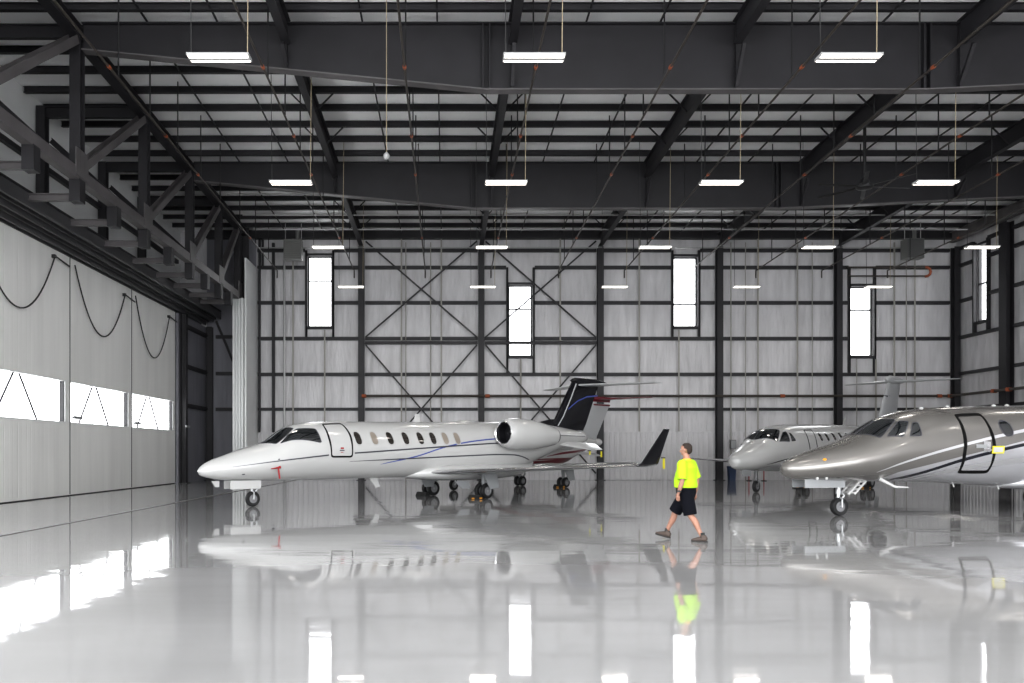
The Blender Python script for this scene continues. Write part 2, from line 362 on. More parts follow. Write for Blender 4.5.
c = MB(); c.box((-11.98, 48.2, 10.35), (-11.2, 48.35, roofz(48)-.3)); tag(c.build('closure_plate', M['steel']), 'tall dark plate above the white door pocket at the truss end', 'steel plate')

# ------------------------------------------------------------------ girts, bay by bay
BX = [-11.05] + COLX
bayn = ['left end bay', 'first cross-braced bay', 'second cross-braced bay', 'bay above the person', 'bay above the pearl jet', 'right end bay']
for r_, z in enumerate(GIRTZ):
    for b in range(6):
        a0, a1 = BX[b] + (.2 if b else 0), BX[b+1] - .2
        segs = [(a0, a1, '')]
        for q in WIN:
            if a0 < q[0] < a1 and q[5]-.01 < z < q[6]+.01 and not (abs(z-q[5]) < .02):
                segs = [(a0, q[0]-.15, ' left of its window'), (q[1]+.15, a1, ' right of its window')]
        for s0, s1, nm in segs:
            g = MB(); g.zbeam((s0, YB-.14, z), (s1, YB-.14, z), .07, .2 if z > 4.2 else .16, up=(0,0,1)); g.box((s0, YB-.235, z-.085), (s1, YB-.06, z+.085))
            tag(g.build('wall_girt', M['girt']), '%s girt from the top, back wall %s%s' % (ORD[r_+1], bayn[b], nm), 'girt', 'girts on the back wall')
    for a0, a1, nm in ((45.5, 49.6, 'between corner and column'), (38.3, 44.7, 'nearer than the column')):
        segs = [(a0, a1, '')]
        if a0 < WINR[0] < a1 and WINR[5]+.02 < z < WINR[6]+.01: segs = [(a0, WINR[0]-.15, ' before the window'), (WINR[1]+.15, a1, ' past the window')]
        for s0, s1, n2 in segs:
            g = MB(); g.box((XR-.235, s0, z-.085), (XR-.03, s1, z+.085))
            tag(g.build('wall_girt', M['girt']), '%s girt from the top, right wall, %s%s' % (ORD[r_+1], nm, n2), 'girt', 'girts on the right wall')
for k, z in enumerate([8.4, 6.25, 4.15]):
    g = MB(); g.box((-14.04, 45.2, z-.1), (-13.86, 49.4, z+.1)); tag(g.build('wall_girt', M['girt']), '%s dark girt from the top on the side wall of the door pocket' % ORD[k+1], 'girt', 'girts in the door pocket')
    g = MB(); g.box((-13.5, YB-.2, z-.1), (-11.85, YB-.02, z+.1)); tag(g.build('wall_girt', M['girt']), '%s dark girt from the top on the end wall of the door pocket' % ORD[k+1], 'girt', 'girts in the door pocket')
g = MB(); g.beam((-13.45, YB-.25, 9.3), (-11.9, YB-.25, 5.6), .12, .12, up=(0,1,0)); tag(g.build('diagonal_brace', M['steel']), 'dark diagonal brace on the end wall of the door pocket', 'brace')
# posts at the left end of the back wall
for x, z0, z1, w_, m_, lb in ((-10.93, 2.8, 14.2, .1, 'girt', 'thin dark post beside the white door pocket on the back wall'), (-10.12, 2.8, 13.9, .15, 'girt', 'dark post on the back wall, second from the white door pocket'), (-10.75, 12.5, 14.2, .1, 'girt', 'short dark post high up between the white door pocket and the heater')):
    g = MB(); g.box((x-w_/2, YB-.26, z0), (x+w_/2, YB-.03, z1)); tag(g.build('wall_post', M[m_]), lb, 'post')
g = MB(); g.tube([(-9.45, YB-.3, 0), (-9.45, YB-.3, 13.4)], .06, 8); tag(g.build('conduit', M['conduit']), 'pale vertical conduit at the left end of the back wall', 'conduit')

# seam strips / conduits on the back wall
k = 0
sx = [-8.95, -7.1] + [COLX[b] + (COLX[b+1]-COLX[b])*f_ for b in range(5) for f_ in (1/3, 2/3)]
for x in sx:
    k += 1
    segs = [(2.85, 14.3)]
    for q in WIN:
        if q[0]-.2 < x < q[1]+.2: segs = [(2.85, q[2]-.2)]
    g = MB()
    for s in segs: g.box((x-.045, YB-.27, s[0]), (x+.045, YB-.245, s[1]))
    tag(g.build('seam_strip', M['seam']), 'thin pale vertical strip on the back wall, %s from the left' % ORD[k], 'wall strip', 'vertical strips on the back wall')
for i, (x, r0, r1, lb) in enumerate(((-2.35, .03, 0, 'cross-braced bay right of the leftmost column'), (-.9, .03, 0, 'first cross-braced bay beside its middle'), (4.35, .03, 0, 'bay behind the black tail fin'), (16.65, .035, 0, 'bay just right of the column by the person'), (17.5, .03, 0, 'bay above the pearl jet'), (21.4, .025, 0, 'bay left of the column above the pearl jet'), (26.2, .05, 0, 'right end bay'), (26.9, .03, 0, 'right end bay near the corner'), (24.0, .03, 0, 'right end bay under the window'))):
    top = 7.1 if x == 24.0 else (7.1 if x == 4.35 else 13.9)
    g = MB(); g.tube([(x, YB-.33, .0), (x, YB-.33, top)], r0, 8); tag(g.build('conduit', M['seam']), 'vertical conduit on the back wall, %s' % lb, 'conduit')

# cross bracing rods and struts in the second and third bays
for b in (1, 2):
    a0, a1 = BX[b]+.25, BX[b+1]-.25; y = YB-.36; nm = bayn[b]
    for (p, q, lb) in (((a0, 13.95), (a1, 8.35), 'upper brace falling to the right'), ((a1, 13.95), (a0, 8.35), 'upper brace falling to the left'), ((a0, 7.9), (a1, .4), 'lower brace falling to the right'), ((a1, 7.9), (a0, .4), 'lower brace falling to the left')):
        yy = y - (.07 if 'left' in lb else 0)
        g = MB(); g.beam((p[0], yy, p[1]), (q[0], yy, q[1]), .09, .05, up=(0,1,0)); tag(g.build('cross_brace', M['girt']), 'dark %s in the %s' % (lb, nm), 'brace', 'diagonal cross bracing')
    g = MB(); g.hbeam((a0-.05, y, 8.03), (a1+.05, y, 8.03), .2, .17, tf=.02); tag(g.build('strut', M['girt']), 'horizontal strut between upper and lower braces in the %s' % nm, 'strut')

# ------------------------------------------------------------------ purlins
py = [22.7, 24.25, 25.8, 27.1, 28.4, 29.8, 31.35, 32.85, 34.4, 35.9, 37.5, 39.0, 40.55, 42.1, 43.65, 45.2, 46.75, 48.3]
for i, y in enumerate(py):
    z = roofz(y) - .12
    g = MB(); g.zbeam((-15.55, y, z), (29.95, y, z), .09, .22, t=.015); g.box((-15.55, y-.02, z-.1), (29.95, y+.02, z+.1)); g.box((-15.55, y-.09, z-.115), (29.95, y+.02, z-.095))
    tag(g.build('purlin', M['steel']), 'long dark roof purlin running across the hall, %s from the camera' % ORD[i+1], 'purlin', 'roof purlins')
# bridging angles (thin lines in depth under the insulation)
bx = []
ex = [-15.4, -11.5] + COLX
for b in range(1, 7):
    bx += [ex[b] + (ex[b+1]-ex[b])/3, ex[b] + (ex[b+1]-ex[b])*2/3]
for i, x in enumerate(bx):
    g = MB(); g.beam((x, 23, roofz(23)-.19), (x, 49.8, roofz(49.8)-.19), .05, .05); tag(g.build('bridging_angle', M['steel']), 'thin dark bridging bar under the purlins, %s from the left' % ORD[i+1], 'roof bar', 'bridging bars under the roof')

# ------------------------------------------------------------------ rafters with flange braces
for i, x in enumerate(COLX[:5]):
    t = thing('rafter', 'deep dark rafter running away from the camera, %s from the left' % ORD[i+1], 'rafter', (x, 0, 0), 0, 'roof rafters')
    for k, (ya, yb) in enumerate(((14.9, 26.3), (26.7, 38.05), (38.45, YB-.5))):
        g = MB(); g.hbeam((0, ya, roofz(ya)-.62), (0, yb, roofz(yb)-.62), .26, .72, tf=.025, tw=.015); g.build('beam', M['steel'], t)
    for j, y in enumerate(py[:-1]):
        if j % 2 or min(abs(y-26.5), abs(y-38.25)) < .8: continue
        for s in (-1, 1):
            g = MB(); g.beam((s*.1, y, roofz(y)-.93), (s*.78, y, roofz(y)-.24), .05, .05, up=(0,1,0)); g.build('flange_brace', M['steel'], t)

# ------------------------------------------------------------------ deep girders
def girder(y, label):
    t = thing('girder', label, 'girder', (0, y, 0))
    zt = roofz(y) - .29; xl, xr, xa, xb = XT+.2, XR-.86, 1.25, 14.92; d0, d1 = .82, 2.06
    prof = [(xl, d0), (xa, d1), (xb, d1), (xr, d0+.55)]
    wb = MB()
    for (x0, e0), (x1, e1) in zip(prof[:-1], prof[1:]):
        wb.add([(x0,-.012,zt-e0),(x1,-.012,zt-e1),(x1,-.012,zt),(x0,-.012,zt),(x0,.012,zt-e0),(x1,.012,zt-e1),(x1,.012,zt),(x0,.012,zt)],
               [(0,1,2,3),(4,7,6,5),(0,4,5,1),(1,5,6,2),(2,6,7,3),(3,7,4,0)])
    wb.build('web', M['steel'], t)
    fl = MB(); fl.beam((xl,0,zt), (xr,0,zt), .36, .035); fl.build('top_flange', M['steel'], t)
    fl = MB()
    for (x0, e0), (x1, e1) in zip(prof[:-1], prof[1:]): fl.beam((x0,0,zt-e0), (x1,0,zt-e1), .36, .04)
    fl.build('bottom_flange', M['steel_lit'], t)  # highlight along the flange put into its colour
    for x in (xa, xb):
        for s in (-.1, .1):
            st = MB(); st.beam((x+s, 0, zt), (x+s, 0, zt-d1+.02), .05, .40, up=(0,1,0)); st.build('splice_plate', M['steel'], t)
    for x in COLX[:5]:
        d = d0 + (d1-d0)*min(1, (x-xl)/(xa-xl))
        if x > xb: d = d1 + (d0+.55-d1)*(x-xb)/(xr-xb)
        st = MB(); st.box((x-.01, -.17, zt-d+.03), (x+.01, .17, zt-.03)); st.build('stiffener', M['steel'], t)
        for s in (-1,):                                   # knee brace under the rafter end
            st = MB(); st.beam((x, s*.15, zt-d+.1), (x, s*.85, zt-.95), .1, .1); st.build('knee_brace', M['steel'], t)
girder(26.5, 'nearest deep dark girder spanning the hall across the top of the photo')
girder(38.25, 'farther deep dark girder spanning the hall above the back wall')

g = MB(); g.box((-14.0, YB-.45, roofz(49.7)-.5), (29.9, YB-.03, roofz(49.7)-.03)); tag(g.build('eave_strut', M['steel']), 'dark eave strut along the very top of the back wall', 'beam')
# eave beam on the right
g = MB(); g.hbeam((29.35, 20, 14.45), (29.35, 49.3, roofz(49.3)-.55), .3, .62, tf=.03); tag(g.build('eave_beam', M['steel_lit']), 'lit-toned eave beam running along the top of the right wall', 'beam')  # lit flanges painted with the lighter steel

# ------------------------------------------------------------------ door truss on the left
nodes = [14.75, 20.6, 26.5, 32.4, 38.15, 43.0, 46.9]
t = thing('door_truss', 'deep dark steel truss above the left sliding doors', 'truss', (XT, 0, 0))
ZB = 10.28
def ztop(y): return roofz(y) - .55
g = MB(); g.box((-.15, 12, ZB-.18), (.15, 46.85, ZB+.18)); g.build('bottom_chord', M['steel_lit'], t)
g = MB(); g.hbeam((0, 12, ztop(12)), (0, 49, ztop(49)), .36, .42); g.build('top_chord', M['steel'], t)
for i, y in enumerate(nodes):
    g = MB(); g.hbeam((0, y, ZB+.15), (0, y, ztop(y)-.2), .34, .34, up=(0,1,0)); g.build('vertical_post', M['steel'], t)
    g = MB(); g.box((.14, y-.45, ZB-.1), (.17, y+.45, ZB+.75)); g.build('gusset_plate', M['steel_lit'], t)
    if i:
        ya = nodes[i-1]
        g = MB(); g.hbeam((0, ya+.3, ZB+.35), (0, y-.25, ztop(y)-.3), .26, .3, up=(1,0,0)); g.build('diagonal', M['steel_lit'], t)
ys = sorted(nodes + [(a+b)/2 for a, b in zip(nodes[:-1], nodes[1:])])
for y in ys[:-1]:
    g = MB(); g.box((-.17, y-.2, 9.42), (.17, y+.2, ZB-.16)); g.build('hanger_stub', M['steel'], t)
    g = MB(); g.hbeam((-.17, y+.05, 9.6), (-1.75, y+.05, 9.6), .2, .22, tf=.025); g.build('outrigger', M['steel_lit'], t)
# wall columns behind the truss and knee braces up to them
k = 0
for y in nodes[1:6]:
    k += 1
    g = MB(); g.hbeam((-15.38, y, 8.9), (-15.38, y, roofz(y)-.3), .34, .36, up=(0,1,0)); tag(g.build('wall_stub_column', M['steel']), 'dark stub column high on the left wall behind the truss, %s from the camera' % ORD[k], 'column', 'stub columns behind the truss')
    g = MB(); g.hbeam((XT-.22, y+.2, ZB+.2), (-15.15, y+.2, 13.6), .18, .2); tag(g.build('knee_brace', M['steel']), 'dark slanting brace from truss to left wall, %s from the camera' % ORD[k], 'brace', 'braces behind the truss')
    g = MB(); g.hbeam((-15.35, y, roofz(y)-.5), (XT-.2, y, roofz(y)-.5), .2, .42); tag(g.build('short_rafter', M['steel']), 'short dark rafter between truss and left wall, %s from the camera' % ORD[k], 'rafter', 'short rafters over the doors')
for i, z in enumerate((10.9, 12.6)):
    g = MB(); g.box((-15.59, 14, z-.1), (-15.4, 49, z+.1)); tag(g.build('wall_girt', M['girt']), '%s dark girt on the upper left wall behind the truss' % ('lower', 'upper')[i], 'girt', 'girts behind the truss')

# ------------------------------------------------------------------ sliding doors, tracks
for i, (x, z) in enumerate(((-14.05, 9.12), (-13.62, 9.28), (-13.19, 9.44))):
    g = MB(); g.box((x-.17, 10, z-.02), (x+.17, 49.2, z+.3)); g.box((x-.17, 10, z-.13), (x-.11, 49.2, z)); g.box((x+.11, 10, z-.13), (x+.17, 49.2, z))
    tag(g.build('door_track', M['track']), 'long grey overhead door track, %s' % ('nearest the doors', 'the middle one of three', 'nearest the truss')[i], 'door track', 'overhead door tracks')
g = MB(); g.box((-14.5, 10, 9.77), (-13.0, 49.2, 9.82)); g.box((-14.5, 10, 9.07), (-14.26, 49.2, 9.77)); tag(g.build('track_housing', M['steel']), 'dark housing plate over the door tracks', 'housing')
leaf = [(6.9,13.2), (13.2, 19.5), (19.5, 25.83), (25.83, 32.13), (32.13, 38.43), (38.43, 44.62)]
ln = ['out of frame leaf near the camera', 'leaf out of frame beside the camera', 'leaf left of the photo edge', 'nearest sliding door leaf in view at the photo\'s left edge', 'middle sliding door leaf between the two others', 'farthest sliding door leaf beside the dark pocket']
for i, (a, b) in enumerate(leaf):
    if i == 0: continue
    a += .02; b -= .02
    wz0, wz1, wa, wb = 2.76, 4.31, a+.02, b-.40
    g = MB(); holed(g, a, b, .035, 9.05, [(wa, wb, wz0, wz1)], lambda m, p, q, z, e: m.box((-14.45, p, z), (XD, q, e)))
    g.box((-14.45, a, .0), (XD-.06, b, .035), 1)
    d = struct(g.build('door_%d' % i, [M['doorskin'], M['black']]), 'white ribbed ' + ln[i] + ' with a window band', 'door')
    p = MB(); p.box((-14.38, wa, wz0), (-14.372, wb, wz1)); p.build('glazing', M['pane'], d)
    sh_ = MB(); sh_.box((-14.371, wb-.11, wz0), (XD-.02, wb-.07, wz1)); sh_.build('window_post', M['girt'], d)
    fr = MB(); fr.box((-14.40, wb-.05, wz0), (XD+.02, wb+.0, wz1)); fr.box((-14.40, wa, wz0-.03), (XD+.015, wb, wz0+.02)); fr.box((-14.40, wa, wz1-.02), (XD+.015, wb, wz1+.03)); fr.build('window_frame', M['white'], d)
    am = (wa+wb)/2 - .40
    for s in (-1, 1):
        r_ = MB(); r_.tube([(-14.36, am+s*.18, wz1), (-14.36, am+s*1.45, wz0)], .04, 6); r_.build('brace_rod', M['girt'], d)
    h = MB(); h.box((XD, a+.10, 2.92), (XD+.14, a+.16, 3.0)); h.box((XD+.09, a+.03, 2.90), (XD+.14, a+.75, 3.02)); h.build('door_handle', M['gearpaint'], d)
    sd = MB(); sd.box((-14.44, b-.05, .06), (XD+.012, b-.0, 9.04)); sd.build('edge_seal', M['cable'], d)
g = MB(); g.box((-13.67, 44.55, 2.95), (-13.60, 45.2, 3.05)); tag(g.build('latch_bar', M['gearpaint']), 'small pale latch bar on the dark column beside the farthest door', 'latch')
# sagging power cables on the doors
for i, (pts, nm) in enumerate((([(25.2, 8.35), (27.9, 5.95)], 'nearest'), ([(32.35, 8.6), (34.9, 0)], 'middle'), ([(38.6, 8.5), (41.2, 0)], 'farthest'))):
    ya, yb, za, zb, sag = [(25.6, 30.65, 8.35, 8.7, 2.1), (32.3, 37.35, 8.75, 8.55, 2.25), (38.6, 43.35, 8.75, 8.55, 2.45)][i]
    P = [(XD+.10, ya+(yb-ya)*s/24, za+(zb-za)*s/24 - sag*(1-(2*s/24-1)**2)) for s in range(25)]
    P += [(XD+.10, yb+.02, zb+.02), (XD+.10, yb+1.2, zb-.1)]
    g = MB(); g.tube(P, .028, 6); g.box((XD-.0, yb-.06, zb-.05), (XD+.13, yb+.06, zb+.07))
    tag(g.build('door_cable', M['cable'], smooth=True), 'sagging black power cable looped on the %s sliding door' % nm, 'cable', 'power cables on the doors')

# white pocket: panel and stacked door edges
g = MB(); g.box((-11.13, 46.95, .02), (-11.03, YB-.02, 12.38)); tag(g.build('pocket_panel', M['white']), 'tall white panel forming the side of the door pocket', 'panel')
for i in range(4):
    x0 = -11.84 + .177*i
    g = MB(); g.box((x0, 46.9+.08*(3-i), .02), (x0+.13, 48.0, 10.15)); g.box((x0+.13, 47.3, .02), (x0+.177, 48, 10.1))
    tag(g.build('door_edge', M['white']), 'white stacked panel edge of the door pocket, %s from the left' % ORD[i+1], 'panel edge', 'panel edges at the door pocket')
# floor rail
g = MB(); g.box((-8.86, 12, .0), (-8.70, 49.6, .006)); g.box((-8.80, 12, .0), (-8.76, 49.6, .012), 1); tag(g.build('floor_rail', [M['pipe'], M['conduit']]), 'thin dark drain line let into the floor along the left side', 'floor drain')

# ------------------------------------------------------------------ pipes
def SPZ(y): return 12.74 - .027*(y-26.5)
k = 0
for x in (-9.75, -5.3, -1.2, 2.6, 6.5, 10.3, 14.1, 17.9, 21.7, 25.5):
    k += 1
    t = thing('sprinkler_pipe', 'thin dark sprinkler pipe running away under the roof, %s from the left' % ORD[k], 'pipe', (x, 0, 0), 0, 'sprinkler branch pipes')
    g = MB(); g.tube([(0, 21, SPZ(21)), (0, 49.1, SPZ(49.1))], .034, 8); g.build('pipe', M['pipe'], t)
    for y in (24.6, 29.6, 33.4, 42.3):
        c = MB(); c.tube([(0, y-.07, SPZ(y)), (0, y+.07, SPZ(y))], .055, 8); c.build('coupling', M['orange'], t)
    for y in (25.3, 28.0, 30.9, 33.8, 36.7, 40.2, 43.5, 46.7):
        c = MB(); c.tube([(0, y, SPZ(y)), (0, y, roofz(y)-.02)], .024, 6); c.build('hanger_rod', M['black'], t)
    c = MB(); c.tube([(0, 49.1, SPZ(49.1)), (0, 49.1, 11.7)], .04, 8); c.build('drop_pipe', M['pipe'], t)
t = thing('water_main', 'dark horizontal sprinkler main along the back and right walls behind the jets', 'pipe', (0, 0, 4.9))
g = MB(); g.tube([(-4.7, YB-.72, 0), (29.2, YB-.72, 0)], .075, 10); g.tube([(29.2, YB-.72, 0), (29.2, 40, 0)], .075, 10); g.build('pipe', M['pipe'], t)
for p in ((-4.75, YB-.72, 0), (29.2, YB-.72, 0), (28.6, YB-.72, 0), (29.2, 45.3, 0), (29.2, 44.1, 0), (2.4, YB-.72, 0), (19.5, YB-.72, 0)):
    c = MB(); c.lathe([(-.13,.0),(-.13,.105),(.13,.105),(.13,.0)], p, 'x', 10); c.build('coupling', M['orange'], t)
t = thing('upper_pipe', 'dark pipe loop with an orange elbow high on the right end of the back wall', 'pipe', (0, YB-.5, 12.4))
g = MB(); g.tube([(23.4, 0, 0), (27.9, 0, 0)], .06, 8); g.tube([(23.4, 0, -.5), (27.9, 0, -.5)], .045, 8); g.build('pipe', M['pipe'], t)
g = MB(); g.tube([(27.9, 0, .02)] + [(27.95+.28*cos(a), 0, -.25+.27*sin(a)) for a in (1.2, .6, 0, -.6, -1.2)] + [(27.9, 0, -.52)], .075, 8); g.build('elbow', M['orange'], t, smooth=True)
g = MB(); g.tube([(-10.9, YB-.6, 13.52), (28.5, YB-.6, 13.52)], .035, 8); tag(g.build('conduit', M['conduit']), 'long thin pale pipe running along the top of the back wall', 'pipe')
for i, (y, z) in enumerate(((41.2, 14.15), (44.3, 14.0), (46.6, 13.85))):
    g = MB(); g.tube([(-10.6, y, z), (28.6, y, z)], .04, 8); tag(g.build('conduit', M['conduit']), 'pale pipe crossing the roof beyond the farther girder, %s from the camera' % ORD[i+1], 'pipe', 'cross pipes under the far roof')

# ------------------------------------------------------------------ lamps
def make_lamp(top):
    t = thing('ceiling_light', '', 'light', (0,0,0), 0, 'hanging twin tube lights')
    h = MB(); h.box((-.66,-.17,.02), (.66,.17,.06)); h.box((-.67,-.045,-.02), (.67,.045,.03)); h.box((-.68,-.18,-.0), (-.66,.18,.06)); h.box((.66,-.18,-.0), (.68,.18,.06)); h.build('housing', M['lamphouse'], t)
    for s in (-1, 1):
        q = MB(); q.box((-.65, s*.11-.05, -.012), (.65, s*.11+.05, .025)); q.build('light_tube', M['tube'], t)
    for s in (-1, 1):
        c = MB(); c.tube([(s*.62, 0, .06), (s*.66, 0, top)], .011, 5); c.build('cable', M['tancable'] if s > 0 else M['cable'], t)
    return t
rows = [(18.75, [0,1,2], 'nearest row'), (27.45, [0,1,2,3], 'second row'), (36.1, [0,1,2,3,4], 'third row'), (44.75, [0,1,2,3,4], 'farthest row')]
for y, cs, nm in rows:
    proto = None
    for j in cs:
        lab = 'bright twin tube ceiling light hanging in the %s, %s from the left' % (nm, ORD[j+1])
        loc = (-5.0+6.94*j, y, 10.33)
        if proto is None: proto = make_lamp(roofz(y)-10.4); proto['label'] = lab; proto.location = loc
        else: dup(proto, loc, None, lab)
# work light of the fixtures (area lamps at the fixtures' height; unseen rows added behind the camera, boosted for the near floor)
for y in (1.4, 10.1, 18.75, 27.45, 36.1, 44.75):
    for j in range(5):
        L = bpy.data.lights.new('fixture and fill light', 'AREA'); L.shape = 'RECTANGLE'; L.size = 1.3; L.size_y = .5; L.energy = LAMP_W*(2.7 if y < 15 else .9); L.color = (1,.95,.88); L.spread = radians(170)
        o = bpy.data.objects.new('fixture_fill_light', L); COL.objects.link(o); o.location = (-5.0+6.94*j, y, 10.29)
# daylight portal at the open hangar front
L = bpy.data.lights.new('portal', 'AREA'); L.shape = 'RECTANGLE'; L.size = 45; L.size_y = 12.6; L.cycles.is_portal = True
o = bpy.data.objects.new('daylight_portal', L); COL.objects.link(o); o.location = (7.5, YF-.2, 6.3); o.rotation_euler = (pi/2, 0, 0)

# hanging ball light
t = thing('pendant', 'small pale ball hanging on a long cable in front of the nearest girder', 'pendant', (-1.75, 25.0, 10.35))
g = MB(); g.lathe([(-.1,.0),(-.09,.05),(-.05,.09),(0,.1),(.05,.085),(.09,.05),(.12,.02),(.12,0)], (0,0,0), 'z', 14); g.build('ball', M['lamphouse'], t, smooth=True)
g = MB(); g.tube([(0,0,.1), (0,0,roofz(25)-10.4)], .012, 6); g.build('cable', M['tancable'], t)

# ceiling fan
t = thing('ceiling_fan', 'large dark ceiling fan on a long drop rod', 'fan', (16.35, 33.2, 12.05))
g = MB(); g.tube([(0,0,.1), (0,0,roofz(33.2)-12.1)], .06, 10); g.build('drop_rod', M['black'], t)
g = MB(); g.lathe([(-.15,0),(-.15,.16),(-.1,.3),(.02,.34),(.08,.2),(.3,.12),(.3,0)], (0,0,0), 'z', 20); g.build('motor', M['black'], t, smooth=True)
for i in range(6):
    a = i*pi/3+.12; g = MB(); g.beam((.3*cos(a), .3*sin(a), -.02), (1.9*cos(a), 1.9*sin(a), -.02), .16, .02, up=(sin(a)*.2, -cos(a)*.2, 1)); g.build('blade', M['black'], t)

# unit heaters
for i, (x, z) in enumerate(((-8.62, 13.05), (26.35, 13.1))):
    t = thing('unit_heater', ['grey unit heater hanging left of the leftmost window', 'grey unit heater hanging near the right back corner'][i], 'heater', (x, 48.0, z))
    g = MB(); g.box((-.5,-.3,-.55), (.5,.35,.55)); g.build('casing', M['grey'], t)
    g = MB()
    for q in range(9): g.beam((-.44,-.33,-.46+.115*q), (.44,-.33,-.46+.115*q), .05, .09, up=(0,-.6,1))
    g.build('louvre', M['grille'] if i else M['grey'], t)
    g = MB(); g.box((-.45,-.31,-.5), (.45,-.295,.5)); g.build('louvre_opening', M['grille'], t)
    for s in (-.45, .45):
        g = MB(); g.tube([(s,0,.55), (s,0,roofz(48)-z-.05)], .02, 6); g.build('hanger_rod', M['conduit'], t)
    g = MB(); g.tube([(.2,.2,.55), (.2,.2,1.2)], .11, 10); g.build('flue', M['grey'], t)

# small things at the foot of the back wall, right of the person
t = thing('waste_bin', 'dark blue bin at the foot of the column behind the person', 'bin', (16.55, YB-.75, 0))
g = MB(); g.loft([[(a*.17, b*.17, .0) for a, b in ((-1,-1),(1,-1),(1,1),(-1,1))], [(a*.2, b*.2, .75) for a, b in ((-1,-1),(1,-1),(1,1),(-1,1))]]); g.build('body', M['bin'], t)
g = MB(); g.box((-.22,-.22,.75), (.22,.22,.82)); g.build('lid', M['bin'], t)
t = thing('electrical_box', 'grey electrical box on the back wall above the blue bin', 'electrical box', (16.72, YB-.45, 2.1))
g = MB(); g.box((-.16,-.12,-.26), (.16,.1,.26)); g.build('case', M['grey'], t); g = MB(); g.box((-.13,-.135,-.22), (.13,-.12,.22)); g.build('cover', M['gearpaint'], t)
for i, x in enumerate((17.25, 18.1)):
    t = thing('barrier_post', 'thin red barrier post behind the pearl jet\'s nose, %s' % ('left one', 'right one')[i], 'post', (x, YB-1.6, 0))
    g = MB(); g.tube([(0,0,.03), (0,0,.85)], .03, 8); g.build('pole', M['brightred'], t); g = MB(); g.lathe([(0,0),(0,.16),(.03,.15),(.04,0)], (0,0,0), 'z', 14); g.build('base', M['chock'], t)
# ================================================================== aircraft
def fphi(f, t, z):
    zc = f.zc(t); h = (f.zt(t)-zc) if z > zc else (zc-f.zb(t)); return asin(max(-1, min(1, (z-zc)/max(h, 1e-4))))
def raw(f, t, ph):
    zc = f.zc(t); s = sin(ph); h = (f.zt(t)-zc) if s > 0 else (zc-f.zb(t)); return Vector((t, -f.w(t)*cos(ph), zc + h*s))   # left side is -y
def surf(f, t, ph, off=.004, side=-1):
    e = .02; a = raw(f, t+e, ph) - raw(f, max(f.t0, t-e), ph); b = raw(f, t, ph+e) - raw(f, t, ph-e)
    n = b.cross(a)
    if n.length < 1e-9: n = Vector((0,-1,0))
    n.normalize(); p = raw(f, t, ph)
    if n.dot(p - Vector((t, 0, f.zc(t)))) < 0: n = -n
    p = p + n*off
    return Vector((p.x, p.y if side < 0 else -p.y, p.z))
def fuselage_mesh(f, n=48):
    ts = []
    for i in range(26): ts.append(f.t0 + 2.6*(i/26)**1.8)
    k = int((f.t1-2.6)/.22); ts += [2.6 + (f.t1-2.6)*i/k for i in range(k+1)]
    mb = MB(); rings = []
    for t in ts:
        rings.append([(lambda p: (p.x, p.y, p.z))(raw(f, t, 2*pi*j/n)) for j in range(n)])
    mb.loft(rings); return mb
def patch(mb, f, B, side, off=.006, mat=0, rings=5):
    """B: boundary points (t, phi), convex; fills it on the skin"""
    ct = sum(b[0] for b in B)/len(B); cp = sum(b[1] for b in B)/len(B); n = len(B); vs = [surf(f, ct, cp, off, side)]; fs = []
    for r in range(1, rings+1):
        q = r/rings
        for b in B: vs.append(surf(f, ct+(b[0]-ct)*q, cp+(b[1]-cp)*q, off, side))
    for j in range(n): fs.append((0, 1+j, 1+(j+1)%n))
    for r in range(rings-1):
        for j in range(n): fs.append((1+r*n+j, 1+(r+1)*n+j, 1+(r+1)*n+(j+1)%n, 1+r*n+(j+1)%n))
    mb.add(vs, fs, mat)
def subdiv(P, k=6):
    out = []
    for i in range(len(P)):
        a, b = P[i], P[(i+1)%len(P)]
        out += [(a[0]+(b[0]-a[0])*j/k, a[1]+(b[1]-a[1])*j/k) for j in range(k)]
    return out
def round_poly(P, r=.16, k=4):
    """cut and round the corners of a polygon (t, phi)"""
    out = []; n = len(P)
    for i in range(n):
        a, b, c = Vector(P[i-1]), Vector(P[i]), Vector(P[(i+1)%n]); p = b+(a-b)*r; q = b+(c-b)*r
        for j in range(k+1):
            s = j/k; out.append(tuple(p*(1-s)**2 + b*2*s*(1-s) + q*s*s))
    res = []
    for i in range(len(out)):
        a, b = out[i], out[(i+1)%len(out)]; d = sqrt((a[0]-b[0])**2+(a[1]-b[1])**2); m = max(1, int(d/.08))
        res += [(a[0]+(b[0]-a[0])*j/m, a[1]+(b[1]-a[1])*j/m) for j in range(m)]
    return res
def ring(mb, f, B, side, width, off=.008, mat=0):
    ct = sum(b[0] for b in B)/len(B); cp = sum(b[1] for b in B)/len(B); n = len(B); vs, fs = [], []
    for b in B:
        dt, dp = b[0]-ct, b[1]-cp; L = sqrt(dt*dt+dp*dp); 
        for o, ww in ((off, -width/2), (off, width/2), (-.01, width/2), (-.01, -width/2)):
            q = 1 + ww/L; vs.append(surf(f, ct+dt*q, cp+dp*q, o, side))
    for j in range(n):
        k = (j+1)%n
        for e in range(3): fs.append((4*j+e, 4*j+e+1, 4*k+e+1, 4*k+e))
        fs.append((4*j+3, 4*j, 4*k, 4*k+3))
    mb.add(vs, fs, mat)
def oval(t, z, w, h, f, lean=0, n=24, e=2.6):
    out = []
    for j in range(n):
        a = 2*pi*j/n; c, s = cos(a), sin(a)
        x = (abs(c)**(2/e))*(1 if c >= 0 else -1)*w/2; y = (abs(s)**(2/e))*(1 if s >= 0 else -1)*h/2
        out.append((t+x+lean*y, fphi(f, t, z+y)))
    return out
